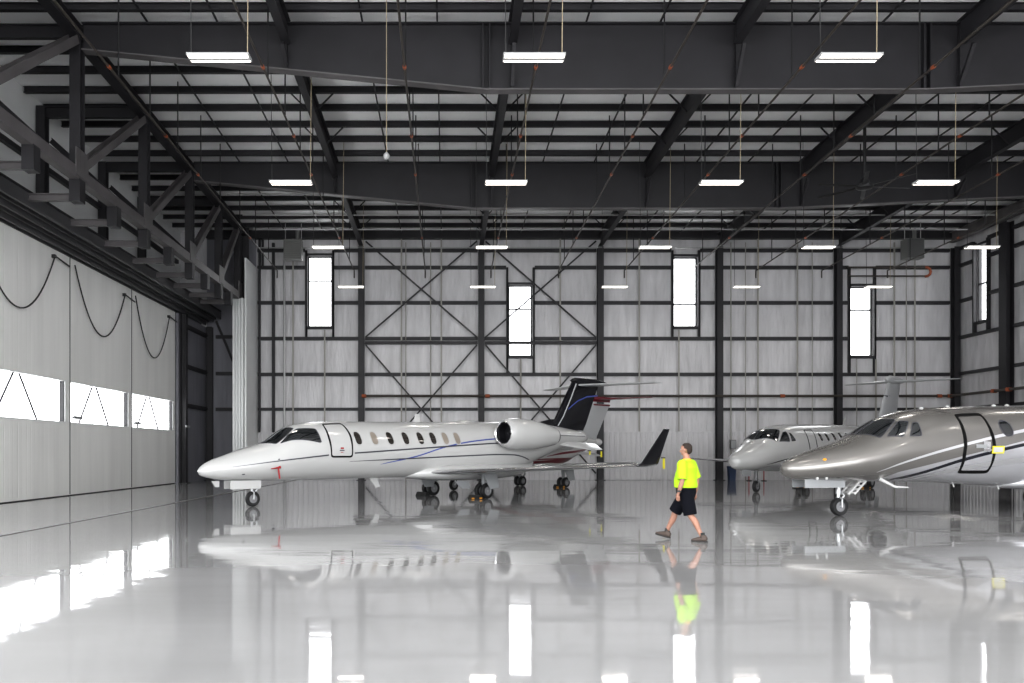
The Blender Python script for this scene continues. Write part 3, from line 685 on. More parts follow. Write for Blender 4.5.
def stripe(mb, f, P, w, side, off=.004, mat=0, n=40):
    """painted ribbon along (t, z) points; w a width or a list of widths"""
    xs = [p[0] for p in P]; zf = pchip(xs, [p[1] for p in P]); wf = pchip(xs, w) if isinstance(w, list) else (lambda t: w)
    vs, fs = [], []; m = 4
    for i in range(n+1):
        t = xs[0] + (xs[-1]-xs[0])*i/n
        for j in range(m+1):
            z = zf(t) + wf(t)*(j/m-.5); z = max(f.zb(t)+.002, min(f.zt(t)-.002, z)); vs.append(surf(f, t, fphi(f, t, z), off, side))
    for i in range(n):
        for j in range(m): fs.append((i*(m+1)+j, (i+1)*(m+1)+j, (i+1)*(m+1)+j+1, i*(m+1)+j+1))
    mb.add(vs, fs, mat)
def foil(mb, secs, nv=(0,0,1), mat=0, le_mat=None):
    """lofted aerofoil; secs: (leading edge xyz, chord, thickness ratio[, normal])"""
    A = [(0,0),(.012,.18),(.05,.36),(.14,.47),(.3,.5),(.5,.44),(.72,.27),(.9,.1),(1,.015)]
    out = A + [(x,-y*.8) for x, y in reversed(A[1:])]
    rings = []
    for s in secs:
        le, c, th = Vector(s[0]), s[1], s[2]; n = Vector(s[3] if len(s) > 3 else nv).normalized()
        rings.append([tuple(le + Vector((x*c, 0, 0)) + n*(y*c*th)) for x, y in out])
    b = len(mb.f); mb.loft(rings, mat)
    if le_mat is not None:
        n = len(out)
        for i in range(b, len(mb.f)):
            js = [(q - (len(mb.v)-len(secs)*n)) % n for q in mb.f[i]]
            if len(js) == 4 and all(j in (0,1,2,n-1,n-2) for j in js): mb.m[i] = le_mat
def wheel(mb, c, r, w, n=28):
    R = r; prof = [(-w*.30,.0),(-w*.34,R*.28),(-w*.30,R*.52),(-w*.42,R*.56),(-w*.5,R*.78),(-w*.46,R*.92),(-w*.3,R*.985),(0,R),(w*.3,R*.985),(w*.46,R*.92),(w*.5,R*.78),(w*.42,R*.56),(w*.30,R*.52),(w*.34,R*.28),(w*.30,0)]
    mats = [1,1,1,0,0,0,0,0,0,0,0,1,1,1,1]
    mb.lathe(prof, c, 'y', n, mats=mats)
def nose_gear(root, t, r, w, ztop, stm, drag=1):
    g = MB(); g.tube([(t,0,ztop),(t-.02,0,r+.32)], .07, 10); g.tube([(t-.02,0,r+.34),(t-.02,0,r+.12)], .048, 10)
    for s in (-1, 1): g.tube([(t-.02, 0, r+.26),(t, s*(w*.75), r+.2),(t, s*(w*.75), r)], .022, 8)
    g.tube([(t,-w*.8,r),(t,w*.8,r)], .025, 8)
    g.tube([(t+.02,0,r+.42),(t+.16,0,r+.28),(t+.02,0,r+.14)], .026, 6)
    g.tube([(t+.02,0,ztop-.12),(t+.5*drag,0,ztop+.02)], .03, 8)
    o = g.build('nose_gear', stm, root, smooth=True, angle=50)
    q = MB(); wheel(q, (t,0,r), r, w); q.build('wheel', [M['black'], M['hub']], o, smooth=True, angle=40)
    return o
def main_gear(root, t, y, r, w, ztop, dual=True, door=True, dm=None, out=1):
    s = 1 if y > 0 else -1; g = MB()
    g.tube([(t-.05,y,ztop),(t,y,r+.2)], .075, 10); g.tube([(t,y,r+.25),(t,y,r)], .05, 10)
    g.tube([(t-.03,y,ztop-.1),(t+.38,y,r+.3)], .03, 8); g.tube([(t+.38,y,r+.34),(t+.03,y,r+.06)], .035, 8); g.tube([(t-.04,y,ztop-.2),(t-.04,y-s*.55,ztop+.05)], .035, 8)
    g.tube([(t,y-.22,r),(t,y+.22,r)], .035, 8)
    o = g.build('main_gear', M['gearpaint'], root, smooth=True, angle=50)
    for d in ((-.15, .15) if dual else (0,)):
        q = MB(); wheel(q, (t,y+d,r), r, w); q.build('wheel', [M['black'], M['hub']], o, smooth=True, angle=40)
    if door:
        q = MB(); yy = y + s*.34*out; a = [(t-.42, ztop), (t+.28, ztop), (t+.42, r+.12), (t+.0, r+.06), ]
        q.add([(x, yy-.015, z) for x, z in a] + [(x, yy+.015, z) for x, z in a], [(0,1,2,3),(4,7,6,5),(0,4,5,1),(1,5,6,2),(2,6,7,3),(3,7,4,0)]); q.build('gear_door', dm or M['gearpaint'], o)
    return o
def engine(root, x0, x1, y, z0, z1, ri, rmax, paint, lip):
    L = x1-x0; prof = [(x0,ri*1.02),(x0-.03,ri*1.06),(x0-.02,ri*1.14),(x0+.12,ri*1.28),(x0+L*.25,rmax),(x0+L*.5,rmax*.98),(x0+L*.78,rmax*.80),(x1,rmax*.60)]
    fx = pchip([p[0] for p in prof[1:]], [p[1] for p in prof[1:]]); n = 36; rings = []
    K = [x0-.03+ (L+.03)*i/24 for i in range(25)]
    for x in K:
        zc = z0 + (z1-z0)*(x-x0)/L; r = fx(x); rings.append([(x, y+r*cos(2*pi*j/n), zc+r*sin(2*pi*j/n)) for j in range(n)])
    g = MB(); g.loft(rings, caps=False)
    o = g.build('engine_nacelle', paint, root, smooth=True, angle=60)
    g = MB(); g.lathe([(-.028,ri*1.06),(-.06,ri*1.03),(-.045,ri*.98),(.02,ri*.93),(.1,ri*.92),(.12,ri*1.08),(.03,ri*1.2)], (x0,y,z0), 'x', n); g.build('intake_lip', lip, o, smooth=True, angle=80)
    g = MB(); g.lathe([(.06,ri*.925),(.42,ri*.9),(.42,ri*.28),(.2,ri*.1),(.17,0)], (x0,y,z0), 'x', n); g.build('intake_fan', M['intake'], o, smooth=True)
    g = MB(); g.lathe([(-.25,rmax*.56),(.12,rmax*.50),(.13,rmax*.46),(-.2,rmax*.44),(-.25,.0)], (x1,y,z1), 'x', n); g.build('exhaust', M['grille'], o, smooth=True)
    return o
def pylon(root, x, y0, y1, z, c, paint):
    g = MB(); foil(g, [((x,y0,z),c,.12),((x+.1,y1,z+.02),c*.9,.12)]); return g.build('engine_pylon', paint, root, smooth=True, angle=50)

def jet_base(name, label, nose, th, stations, paint, group='parked business jets'):
    root = thing(name, label, 'airplane', (nose[0], nose[1], 0), radians(th), None)
    f = Fus(stations); fo = fuselage_mesh(f).build('fuselage', paint, root, smooth=True, angle=0)
    return root, f, fo
def both(fn):
    for s in (-1, 1): fn(s)
def window_row(f, fo, ts, z0, z1, w, h, glass, rim, lean=0, shaded=()):
    for s in (-1, 1):
        for i, t in enumerate(ts):
            z = z0 + (z1-z0)*i/max(1, len(ts)-1); B = oval(t, z, w, h, f, lean)
            g = MB(); patch(g, f, B, s, .005); o = g.build('cabin_window', M['shade'] if i in shaded else glass, fo, smooth=True, angle=0, fix=False)
            g.v, g.f, g.m = g.v, g.f, g.m
            r_ = MB(); ring(r_, f, B, s, .035, .007); r_.build('window_rim', rim, fo, smooth=True, angle=50)
def glaze(f, fo, P, name='cockpit_window', frame=None, m=None):
    B = round_poly([(t, float(z) if isinstance(z, PHI) else fphi(f, t, z)) for t, z in P], .12)
    for s in (-1, 1):
        g = MB(); patch(g, f, B, s, .006, rings=8); g.build(name, m or M['cockpit'], fo, smooth=True, angle=0, fix=False)
        if frame:
            r_ = MB(); ring(r_, f, B, s, .03, .010); r_.build('window_frame', frame, fo, smooth=True, angle=50)
def door_ring(f, fo, P, width, m, rr=.1):
    B = round_poly([(t, fphi(f, t, z)) for t, z in P], rr)
    g = MB(); ring(g, f, B, -1, width, .012); g.build('cabin_door_seal', m, fo, smooth=True, angle=50)
def lines(f, fo, name, L, m):
    for s in (-1, 1):
        g = MB()
        for P, w in L: stripe(g, f, P, w, s)
        g.build(name, m, fo, smooth=True, angle=0, fix=False)

class PHI(float):
    def __new__(cls, d): return float.__new__(cls, radians(d))
# ------------------------------------------------------------------ 1: long white jet with the black tail fin
root, f, fo = jet_base('business_jet', 'white business jet with black tail fin and winglets, nearest on the left', (-7.17, 24.55), 41, LEAR, M['jetwhite'])
# windscreens: centre post left free
glaze(f, fo, [(1.97, PHI(86)), (2.84, PHI(86)), (2.96, PHI(66)), (2.66, PHI(56)), (2.29, 1.895)], frame=M['linegrey'])
glaze(f, fo, [(2.38, 1.90), (2.72, PHI(55)), (3.02, PHI(60.5)), (3.60, 2.37), (3.66, 1.92)], frame=M['linegrey'])
window_row(f, fo, [5.03, 5.67, 6.31, 6.96, 7.6, 8.16, 8.72, 9.27], 2.09, 2.13, .27, .43, M['cabin'], M['jetwhite2'], -.12, shaded=(1, 6, 7))
door_ring(f, fo, [(3.97, 2.52), (3.95, 2.13), (4.0, 1.5), (4.77, 1.5), (4.76, 2.2), (4.68, 2.56)], .06, M['rubber_seal'], .12)
g = MB(); stripe(g, f, [(4.28, 1.70), (4.46, 1.70)], .03, -1, .01); stripe(g, f, [(4.32, 1.77), (4.44, 1.77)], .05, -1, .01, 1); stripe(g, f, [(4.32, 1.64), (4.42, 1.64)], .02, -1, .01, 1); g.build('door_handle', [M['linegrey'], M['brightred']], fo, fix=False)
lines(f, fo, 'dark_stripe', [([(.86,1.21),(2.26,1.385),(3.9,1.555)], [.012,.034,.044]), ([(4.86,1.615),(7.5,1.77),(11.1,1.97),(12.2,2.02)], .045), ([(4.7,1.35),(6.8,1.42),(10.3,1.535),(11.3,1.56),(12.1,1.545),(12.7,1.46),(13.2,1.34)], [.01,.04,.042,.045,.045,.045,.03]), ([(14.6,2.31),(17.0,2.30)], .025)], M['linegrey'])
lines(f, fo, 'blue_stripe', [([(5.95,1.245),(6.13,1.28),(7.33,1.49),(8.69,1.83),(9.8,2.01),(11.1,2.13),(12.4,2.2)], [.006,.025,.045,.045,.045,.045,.05])], M['blue'])
g = MB(); patch(g, f, [(1.21+.05*cos(a), PHI(-33)+.05*sin(a)) for a in [i*pi/6 for i in range(12)]], -1, .006, rings=2); patch(g, f, [(2.23+.03*cos(a), PHI(35)*0+fphi(f,2.23,1.43)+.03*sin(a)) for a in [i*pi/6 for i in range(12)]], -1, .008, rings=2); g.build('sensor_port', M['linegrey'], fo, fix=False)
# belly fairing
g = MB(); rings = []
for t, w, zb_, zt_ in ((7.5,.35,.76,1.0),(8.0,.75,.70,1.15),(8.7,1.02,.64,1.22),(9.6,1.12,.62,1.25),(11.5,1.12,.64,1.25),(12.6,.95,.72,1.25),(13.4,.6,.92,1.25),(13.9,.2,1.15,1.3)):
    rings.append([(t, w*(abs(cos(a))**.7)*(1 if cos(a) > 0 else -1), (zb_+zt_)/2+(zt_-zb_)/2*(abs(sin(a))**.8)*(1 if sin(a) > 0 else -1)) for a in [2*pi*j/32 for j in range(32)]])
g.loft(rings); g.build('wing_fairing', M['jetwhite'], root, smooth=True, angle=60)
for s in (-1, 1):
    g = MB(); foil(g, [((8.0,s*.6,.93),4.0,.06),((8.3,s*1.08,.95),3.75,.06),((10.65,s*7.55,1.25),1.02,.10)], le_mat=1); wo_ = g.build('wing', [M['winggrey'], M['polish']], root, smooth=True, angle=40)
    g = MB(); n1 = (0,.97*s,-.24); foil(g, [((10.62,s*7.5,1.235),1.08,.09,(0,.3*s,-.95)),((10.75,s*7.6,1.30),.9,.09,(0,.8*s,-.6)),((11.55,s*7.86,2.36),.32,.09,n1)]); g.build('winglet', M['jetblack'], wo_, smooth=True, angle=40)
    g = MB(); foil(g, [((11.62,s*1.3,.985),.62,.10),((11.6,s*4.6,1.10),.42,.10)]); g.build('flap', M['gearpaint'], wo_, smooth=True, angle=40)
    engine(root, 11.1, 13.75, s*1.36, 2.34, 2.25, .40, .57, M['jetwhite'], M['polish']); pylon(root, 11.8, s*.55, s*.95, 2.3, 1.9, M['jetwhite'])
    main_gear(root, 10.0, s*1.46, .28, .15, .98)
    g = MB(); foil(g, [((14.6,s*.45,2.0),2.8,.05,(0,.25*s,1)),((16.5,s*.85,1.74),.9,.04,(0,.25*s,1))]); g.build('delta_fin', M['jetwhite'], root, smooth=True, angle=40)
    g = MB(); g.add([(9.1,s*.9,.62),(9.75,s*.9,.62),(9.75,s*1.0,.36),(9.35,s*1.0,.36),(9.1,s*.93,.62),(9.75,s*.93,.62),(9.75,s*1.03,.36),(9.35,s*1.03,.36)], [(0,1,2,3),(4,7,6,5),(0,4,5,1),(1,5,6,2),(2,6,7,3),(3,7,4,0)]); g.build('inner_gear_door', M['gearpaint'], root)
    g = MB(); foil(g, [((16.75,s*.03,4.45),1.35,.09),((17.95,s*3.0,4.45),.62,.09)]); g.build('tailplane', [M['winggrey'], M['polish']], root, smooth=True, angle=40)
g = MB(); foil(g, [((15.0,0,2.55),2.15,.10,(0,1,0)),((15.25,0,2.85),2.1,.10,(0,1,0)),((16.45,0,4.62),1.75,.09,(0,1,0)),((16.6,0,4.75),1.75,.07,(0,1,0))])
fin = g.build('tail_fin', M['jetblack'], root, smooth=True, angle=40)
g = MB(); foil(g, [((13.6,0,2.70),2.6,.05,(0,1,0)),((15.1,0,2.98),1.2,.08,(0,1,0))]); g.build('dorsal_fin', M['jetblack'], root, smooth=True, angle=40)
for s in (-1, 1):
    g = MB(); P = [(15.42,2.72),(15.75,3.12),(16.2,3.85),(16.55,4.5)]
    vs = []; fs = []
    for x, z in P: vs += [(x, s*.105, z), (x+.07, s*.11, z)]
    for i in range(len(P)-1): fs.append((2*i,2*i+1,2*i+3,2*i+2))
    g.add(vs, fs); g.build('light_streak', M['winggrey'], fin, fix=False)
    g = MB(); P = [(16.1,3.42),(16.7,3.78),(17.3,3.98),(18.0,4.05)]; vs = []; fs = []
    for x, z in P: vs += [(x, s*.092, z-.03), (x, s*.092, z+.03)]
    for i in range(len(P)-1): fs.append((2*i,2*i+1,2*i+3,2*i+2))
    g.add(vs, fs); g.build('blue_streak', M['blue'], fin, fix=False)
g = MB(); g.lathe([(16.3,0),(16.5,.10),(17.2,.15),(18.2,.12),(18.75,.02)], (0,0,4.62), 'x', 16); g.build('tail_bullet', M['jetblack'], fin, smooth=True)
ng = nose_gear(root, 1.75, .235, .13, .86, M['strut'])
for s in (-1, 1):
    g = MB(); g.box((.92, s*.2-.015, .55), (1.92, s*.2+.015, .80)); g.build('gear_door', M['jetwhite'], ng)
g = MB(); g.add([(.42,-.02,.8),(.66,-.02,.8),(.66,-.02,.62),(.54,-.02,.62),(.42,.02,.8),(.66,.02,.8),(.66,.02,.62),(.54,.02,.62)], [(0,1,2,3),(4,7,6,5),(0,4,5,1),(1,5,6,2),(2,6,7,3),(3,7,4,0)]); g.build('nose_antenna', M['jetwhite2'], root)
g = MB(); foil(g, [((8.0,0,2.70),.30,.10,(0,1,0)),((8.06,0,2.99),.20,.10,(0,1,0))]); g.build('blade_antenna', M['jetwhite'], root, smooth=True)
g = MB(); foil(g, [((6.05,0,.80),.34,.10,(0,1,0)),((6.35,0,.46),.2,.10,(0,1,0))]); g.build('belly_antenna', M['jetwhite'], root, smooth=True)
L1 = root
def onjet(root, x, y, z):
    th = root.rotation_euler.z; return (root.location.x + x*cos(th) - y*sin(th), root.location.y + x*sin(th) + y*cos(th), z)
# red pitot cover hanging from its nose
q = surf(f, 2.18, fphi(f, 2.18, 1.19), .03); p = onjet(root, q.x, q.y, q.z); t = thing('pitot_cover', 'red pitot cover with streamer on the nose of the white jet', 'pitot cover', p, radians(41))
g = MB(); g.tube([(-.22,-.02,-.03),(.0,-.02,.0),(.09,-.02,.015)], [.012,.026,.045], 8); g.build('cover', M['brightred'], t)
g = MB(); g.add([(-.01,-.03,0),(.045,-.03,0),(.07,-.06,-.33),(.015,-.06,-.33)], [(0,1,2,3)]); g.build('streamer', M['brightred'], t, fix=False)

def streamer(p, lab, rot=0, h=.32):
    t = thing('warning_streamer', lab, 'streamer', p, rot)
    g = MB(); g.box((-.12,-.02,-.02), (.05,.02,.02)); g.build('clip', M['linegrey'], t)
    g = MB(); g.box((-.045,-.006,-h), (.045,.006,0)); g.build('ribbon', M['yellow'], t)
streamer(onjet(root, 11.80, -7.70, 1.47), 'yellow streamer hanging beside the black winglet', radians(41), .34)
streamer(onjet(root, 17.3, -.85, 1.70), 'yellow streamer under the tip of the white jet\'s tail strake', radians(41), .26)
streamer(onjet(root, 16.5, -.9, 1.70), 'short yellow streamer midway under the white jet\'s tail strake', radians(41), .16)
def chock(p, rot, lab, m2='yellow'):
    t = thing('wheel_chock', lab, 'wheel chock', p, rot)
    g = MB(); g.add([(-.12,-.28,0),(.12,-.28,0),(.04,-.28,.15),(-.04,-.28,.15),(-.12,.28,0),(.12,.28,0),(.04,.28,.15),(-.04,.28,.15)], [(0,1,2,3),(4,7,6,5),(0,4,5,1),(1,5,6,2),(2,6,7,3),(3,7,4,0)]); g.build('block', M['chock'], t)
    g = MB(); g.box((-.07,-.286,.02), (.05,-.28,.07)); g.box((-.13,-.06,.015), (-.105,.06,.05)); g.build('marking', M[m2], t)
chock(onjet(root, 9.6, -1.46, 0), radians(41), 'black and yellow wheel chock at the white jet\'s near main wheels', 'amber')
chock(onjet(root, 9.6, 1.46, 0), radians(41), 'black wheel chock at the white jet\'s far main wheels', 'chock')

# ------------------------------------------------------------------ 2: white and red jet mostly hidden behind the first
J2 = [(.4,1.27,1.23,.02,1.25),(.46,1.36,1.14,.12,1.25),(.66,1.52,1.02,.27,1.27),(1.0,1.7,.9,.44,1.32),(1.4,1.88,.84,.58,1.36),(2.2,2.1,.8,.74,1.45),(2.8,2.4,.79,.8,1.55),(3.6,2.58,.78,.86,1.65),(5,2.62,.78,.88,1.7),(8,2.64,.86,.88,1.75),(9,2.62,1.1,.8,1.85),(10,2.55,1.45,.6,2.0),(11,2.42,1.8,.36,2.12),(11.7,2.28,2.05,.14,2.16),(11.95,2.2,2.12,.05,2.16)]
n2 = (-.986, 35.37)
root, f, fo = jet_base('business_jet', 'white jet with dark red belly and red fin tip, half hidden behind the nearest jet', n2, 43, J2, M['jetwhite'])
glaze(f, fo, [(2.12, PHI(86)), (2.84, PHI(86)), (2.96, PHI(66)), (2.68, PHI(58)), (2.33, 1.93)]); glaze(f, fo, [(2.44, 1.93), (2.74, PHI(56)), (3.02, PHI(60.5)), (3.5, 2.33), (3.55, 1.95)])
window_row(f, fo, [4.3, 4.95, 5.6, 6.25], 2.05, 2.08, .27, .40, M['cabin'], M['jetwhite2'], -.1)
lines(f, fo, 'red_belly', [([(3.4,.80),(5.0,.90),(6.6,1.0),(7.6,1.06),(8.6,1.2),(9.5,1.34)], [.05,.5,.68,.6,.36,.03])], M['red'])
lines(f, fo, 'red_stripe', [([(7.0,1.45),(8.2,1.60),(9.4,1.68),(10.7,1.80)], [.03,.10,.10,.03])], M['red'])
for s in (-1, 1):
    g = MB(); foil(g, [((4.9,s*.5,.95),2.6,.11),((6.6,s*6.0,1.2),.95,.10)], le_mat=1); g.build('wing', [M['winggrey'], M['polish']], root, smooth=True, angle=40)
    engine(root, 6.2, 8.6, s*1.18, 2.2, 2.15, .33, .46, M['jetwhite'], M['polish']); pylon(root, 6.6, s*.6, s*.85, 2.18, 1.5, M['jetwhite'])
    main_gear(root, 7.55, s*1.35, .24, .14, 1.0)
    g = MB(); foil(g, [((11.55,s*.03,4.33),1.2,.09),((12.5,s*2.6,4.36),.55,.09)]); g.build('tailplane', [M['red'], M['polish']], root, smooth=True, angle=40)
    g = MB(); foil(g, [((9.3,s*.4,1.6),1.9,.05,(0,.3*s,1)),((10.7,s*.8,1.45),.6,.04,(0,.3*s,1))]); g.build('delta_fin', M['winggrey'], root, smooth=True, angle=40)
g = MB(); foil(g, [((9.4,0,2.3),2.4,.10,(0,1,0)),((10.1,0,2.75),2.0,.10,(0,1,0)),((11.45,0,4.12),1.55,.09,(0,1,0))]); fin = g.build('tail_fin', M['winggrey'], root, smooth=True, angle=40)
g = MB(); foil(g, [((11.40,0,4.22),1.6,.11,(0,1,0)),((11.6,0,4.48),1.5,.10,(0,1,0))]); g.build('fin_tip', M['red'], fin, smooth=True, angle=40)
g = MB(); foil(g, [((11.42,0,4.02),1.58,.10,(0,1,0)),((11.47,0,4.10),1.58,.10,(0,1,0))]); g.build('fin_band', M['red'], fin, smooth=True, angle=40)
g = MB(); g.lathe([(-.35,0),(-.3,.12),(-.1,.19),(.1,.19),(.24,.13),(.3,0)], (11.95,0,2.15), 'x', 18); g.build('tail_cone', M['jetwhite'], root, smooth=True)
ng = nose_gear(root, 1.8, .24, .13, .95, M['strut'])
g = MB(); g.box((.8,-.2,.6), (1.7,-.17,.84)); g.build('gear_door', M['jetwhite'], ng)
chock(onjet(root, 7.25, -1.35, 0), radians(43), 'black and amber wheel chock behind the white jet\'s wing', 'amber')

# ------------------------------------------------------------------ 3: pearl white jet with T-tail, middle right
n3 = (11.3104, 33.5042)
root, f, fo = jet_base('business_jet', 'pearl white business jet with a T tail, behind the silver jet', n3, 43, J3, M['jetwhite2'])
glaze(f, fo, [(1.66, PHI(89)), (2.34, PHI(89)), (2.95, 2.55), (2.20, 2.06)], frame=M['linegrey'])
glaze(f, fo, [(2.34, 2.07), (2.98, PHI(50)), (3.24, 2.50), (3.06, 2.07)], frame=M['linegrey'])
glaze(f, fo, [(3.20, 2.09), (3.36, 2.45), (3.47, 2.42), (3.55, 2.11)])
window_row(f, fo, [5.95, 6.62, 7.35, 8.1, 8.85, 9.6, 10.3], 2.31, 2.36, .30, .40, M['cabin'], M['silver'], -.1)
door_ring(f, fo, [(4.78, 2.58), (4.62, 2.1), (4.72, 1.35), (5.35, 1.35), (5.36, 2.1), (5.55, 2.6)], .04, M['rubber_seal'])
lines(f, fo, 'dark_stripe', [([(1.5,1.14),(2.95,1.36),(6.7,1.62),(11,1.8)], [.01,.05,.05,.05])], M['navy'])
lines(f, fo, 'grey_belly', [([(1.4,.95),(3,1.08),(6,1.2),(11,1.3)], [.04,.34,.5,.5])], M['silver'])
g = MB(); stripe(g, f, [(5.2,2.80),(5.5,2.80),(5.8,2.80)], [.01,.06,.01], -1, .006); g.build('air_scoop', M['linegrey'], fo, fix=False)
g = MB(); foil(g, [((10.4,0,2.88),.30,.1,(0,1,0)),((10.75,0,3.35),.14,.1,(0,1,0))]); g.build('blade_antenna', M['jetwhite2'], root, smooth=True)
for s in (-1, 1):
    g = MB(); foil(g, [((7.9,s*.4,.92),3.3,.11),((8.3,s*1.0,.95),3.0,.11),((11.2,s*9.0,1.32),.95,.10)], le_mat=1); g.build('wing', [M['winggrey'], M['polish']], root, smooth=True, angle=40)
    engine(root, 10.7, 13.6, s*1.5, 2.45, 2.4, .43, .60, M['jetwhite2'], M['polish']); pylon(root, 11.3, s*.6, s*1.0, 2.4, 1.9, M['jetwhite2'])
    main_gear(root, 9.5, s*1.5, .30, .17, 1.0)
    g = MB(); foil(g, [((16.55,s*.05,5.38),1.55,.09),((17.9,s*2.9,5.42),.6,.09)]); g.build('tailplane', [M['winggrey'], M['polish']], root, smooth=True, angle=40)
g = MB(); rings = []
for t, w, zb_, zt_ in ((7.0,.4,.8,1.05),(7.8,.9,.66,1.15),(9.4,1.15,.6,1.2),(11.2,1.1,.64,1.2),(12.4,.7,.85,1.2),(13,.3,1.1,1.25)):
    rings.append([(t, w*cos(a), (zb_+zt_)/2+(zt_-zb_)/2*sin(a)) for a in [2*pi*j/28 for j in range(28)]])
g.loft(rings); g.build('wing_fairing', M['jetwhite2'], root, smooth=True, angle=60)
g = MB(); foil(g, [((14.0,0,2.6),3.0,.10,(0,1,0)),((14.6,0,2.98),2.6,.10,(0,1,0)),((16.2,0,5.25),1.75,.10,(0,1,0)),((16.4,0,5.5),1.7,.09,(0,1,0))]); fin = g.build('tail_fin', M['winggrey'], root, smooth=True, angle=40)
g = MB(); g.lathe([(15.95,0),(16.05,.13),(16.5,.22),(17.4,.2),(18.3,.1),(18.6,0)], (0,0,5.46), 'x', 18); g.build('tail_bullet', M['winggrey'], fin, smooth=True)
g = MB(); foil(g, [((15.69,0,4.52),1.93,.104,(0,1,0)),((15.74,0,4.6),1.91,.104,(0,1,0))]); g.build('fin_stripe', M['navy'], fin, smooth=True, angle=40)
ng = nose_gear(root, 1.9, .24, .14, .95, M['darkstrut'])
g = MB(); g.box((.35,-.22,.68), (1.05,-.19,.95)); g.build('gear_door', M['gearpaint'], ng)
chock(onjet(root, 9.05, 1.5, 0), radians(43), 'black wheel chock at the pearl jet\'s far wheels, left of the silver jet\'s nose wheel', 'amber')
chock(onjet(root, 9.05, -1.5, 0), radians(43), 'black wheel chock with amber mark seen under the silver jet\'s nose', 'amber')

# ------------------------------------------------------------------ 4: silver and champagne jet, right foreground
def two_tone():
    m = mat('champagne over silver paint', (.235,.224,.212), .26, metal=.5, coat=.7); nt = m.node_tree; b = nt.nodes['Principled BSDF']
    tc = nt.nodes.new('ShaderNodeTexCoord'); sp = nt.nodes.new('ShaderNodeSeparateXYZ'); nt.links.new(tc.outputs['Object'], sp.inputs[0])
    d = nt.nodes.new('ShaderNodeMath'); d.operation = 'DIVIDE'; d.inputs[1].default_value = 20; nt.links.new(sp.outputs[0], d.inputs[0])
    rp = nt.nodes.new('ShaderNodeValToRGB'); nt.links.new(d.outputs[0], rp.inputs['Fac']); el = rp.color_ramp.elements
    P = [(0,.0),(2.3,.86),(2.9,1.15),(4.57,1.54),(6.52,1.94),(9,2.35),(13,2.75),(20,3.0)]
    el[0].position = 0; el[1].position = 1
    el[0].color = (0,0,0,1); el[1].color = (.75,.75,.75,1)
    for t, z in P[1:-1]:
        e = el.new(t/20); v = z/4; e.color = (v, v, v, 1)
    # ramp values are linear here: compare with z/4
    z4 = nt.nodes.new('ShaderNodeMath'); z4.operation = 'DIVIDE'; z4.inputs[1].default_value = 4; nt.links.new(sp.outputs[2], z4.inputs[0])
    lt = nt.nodes.new('ShaderNodeMath'); lt.operation = 'LESS_THAN'; nt.links.new(z4.outputs[0], lt.inputs[0]); nt.links.new(rp.outputs['Color'], lt.inputs[1])
    mx = nt.nodes.new('ShaderNodeMix'); mx.data_type = 'RGBA'; nt.links.new(lt.outputs[0], mx.inputs['Factor'])
    mx.inputs[6].default_value = (.235,.224,.212,1); mx.inputs[7].default_value = (.62,.62,.645,1); nt.links.new(mx.outputs[2], b.inputs['Base Color'])
    return m
M['champ'] = two_tone(); M['silverline'] = mat('silver line', (.66,.66,.68), .25, metal=.3, coat=.5)
root, f, fo = jet_base('business_jet', 'silver and champagne business jet in the right foreground', (8.528, 21.56), 15, J4, M['champ'])
glaze(f, fo, [(2.14, PHI(87.5)), (2.84, PHI(87.5)), (3.06, 2.48), (2.36, 2.0)], frame=M['linegrey'])
glaze(f, fo, [(2.51, 2.05), (3.06, 2.44), (3.26, 2.43), (2.87, 2.03)], frame=M['linegrey'])
glaze(f, fo, [(3.04, 2.05), (3.33, 2.40), (3.46, 2.40), (3.37, 2.06)], frame=M['linegrey'])
window_row(f, fo, [6.04 + .93*i for i in range(6)], 2.27, 2.30, .36, .40, M['cockpit'], M['linegrey'], -.08)
door_ring(f, fo, [(4.70, 2.60), (4.64, 2.16), (4.62, 1.6), (4.72, 1.13), (5.60, 1.13), (5.56, 1.6), (5.50, 2.2), (5.50, 2.64)], .10, M['rubber_seal'], .14)
lines(f, fo, 'silver_line', [([(2.2,1.14),(2.77,1.36),(4.52,1.82),(6.59,2.21),(9,2.52),(12,2.75)], [.01,.05,.07,.08,.09,.09])], M['silverline'])
lines(f, fo, 'navy_stripe', [([(2.75,.90),(3.2,1.0),(4.6,1.44),(6.5,1.84),(9,2.22),(12.5,2.55)], [.04,.09,.09,.085,.09,.1])], M['navy'])
lines(f, fo, 'grey_swoosh', [([(3.4,.92),(4.7,1.22),(6.5,1.44),(9.5,1.70)], [.02,.10,.12,.10])], M['silver'])
g = MB(); stripe(g, f, [(4.96,1.80),(5.30,1.80)], .09, -1, .012); stripe(g, f, [(5.2,1.80),(5.42,1.78)], .26, -1, .009, 1); g.build('door_handle', [M['gearpaint'], M['polish']], fo, fix=False)
g = MB(); stripe(g, f, [(5.47,1.71),(5.86,1.71)], .19, -1, .016); stripe(g, f, [(5.51,1.71),(5.82,1.71)], .13, -1, .019, 1); g.build('yellow_placard', [M['yellow'], M['jetwhite']], fo, fix=False)
g = MB(); patch(g, f, [(.83+.045*cos(a), fphi(f,.83,1.46)+.08*sin(a)) for a in [i*pi/6 for i in range(12)]], -1, .008, rings=2); g.build('sensor_plug', M['amber'], fo, fix=False)
g = MB()
for a_, z_ in ((1.05,1.22),(1.25,1.2),(1.42,1.19)): patch(g, f, [(a_+.03*cos(a), fphi(f,a_,z_)+.03*sin(a)) for a in [i*pi/6 for i in range(12)]], -1, .006, rings=2)
g.build('sensor_port', M['linegrey'], fo, fix=False)
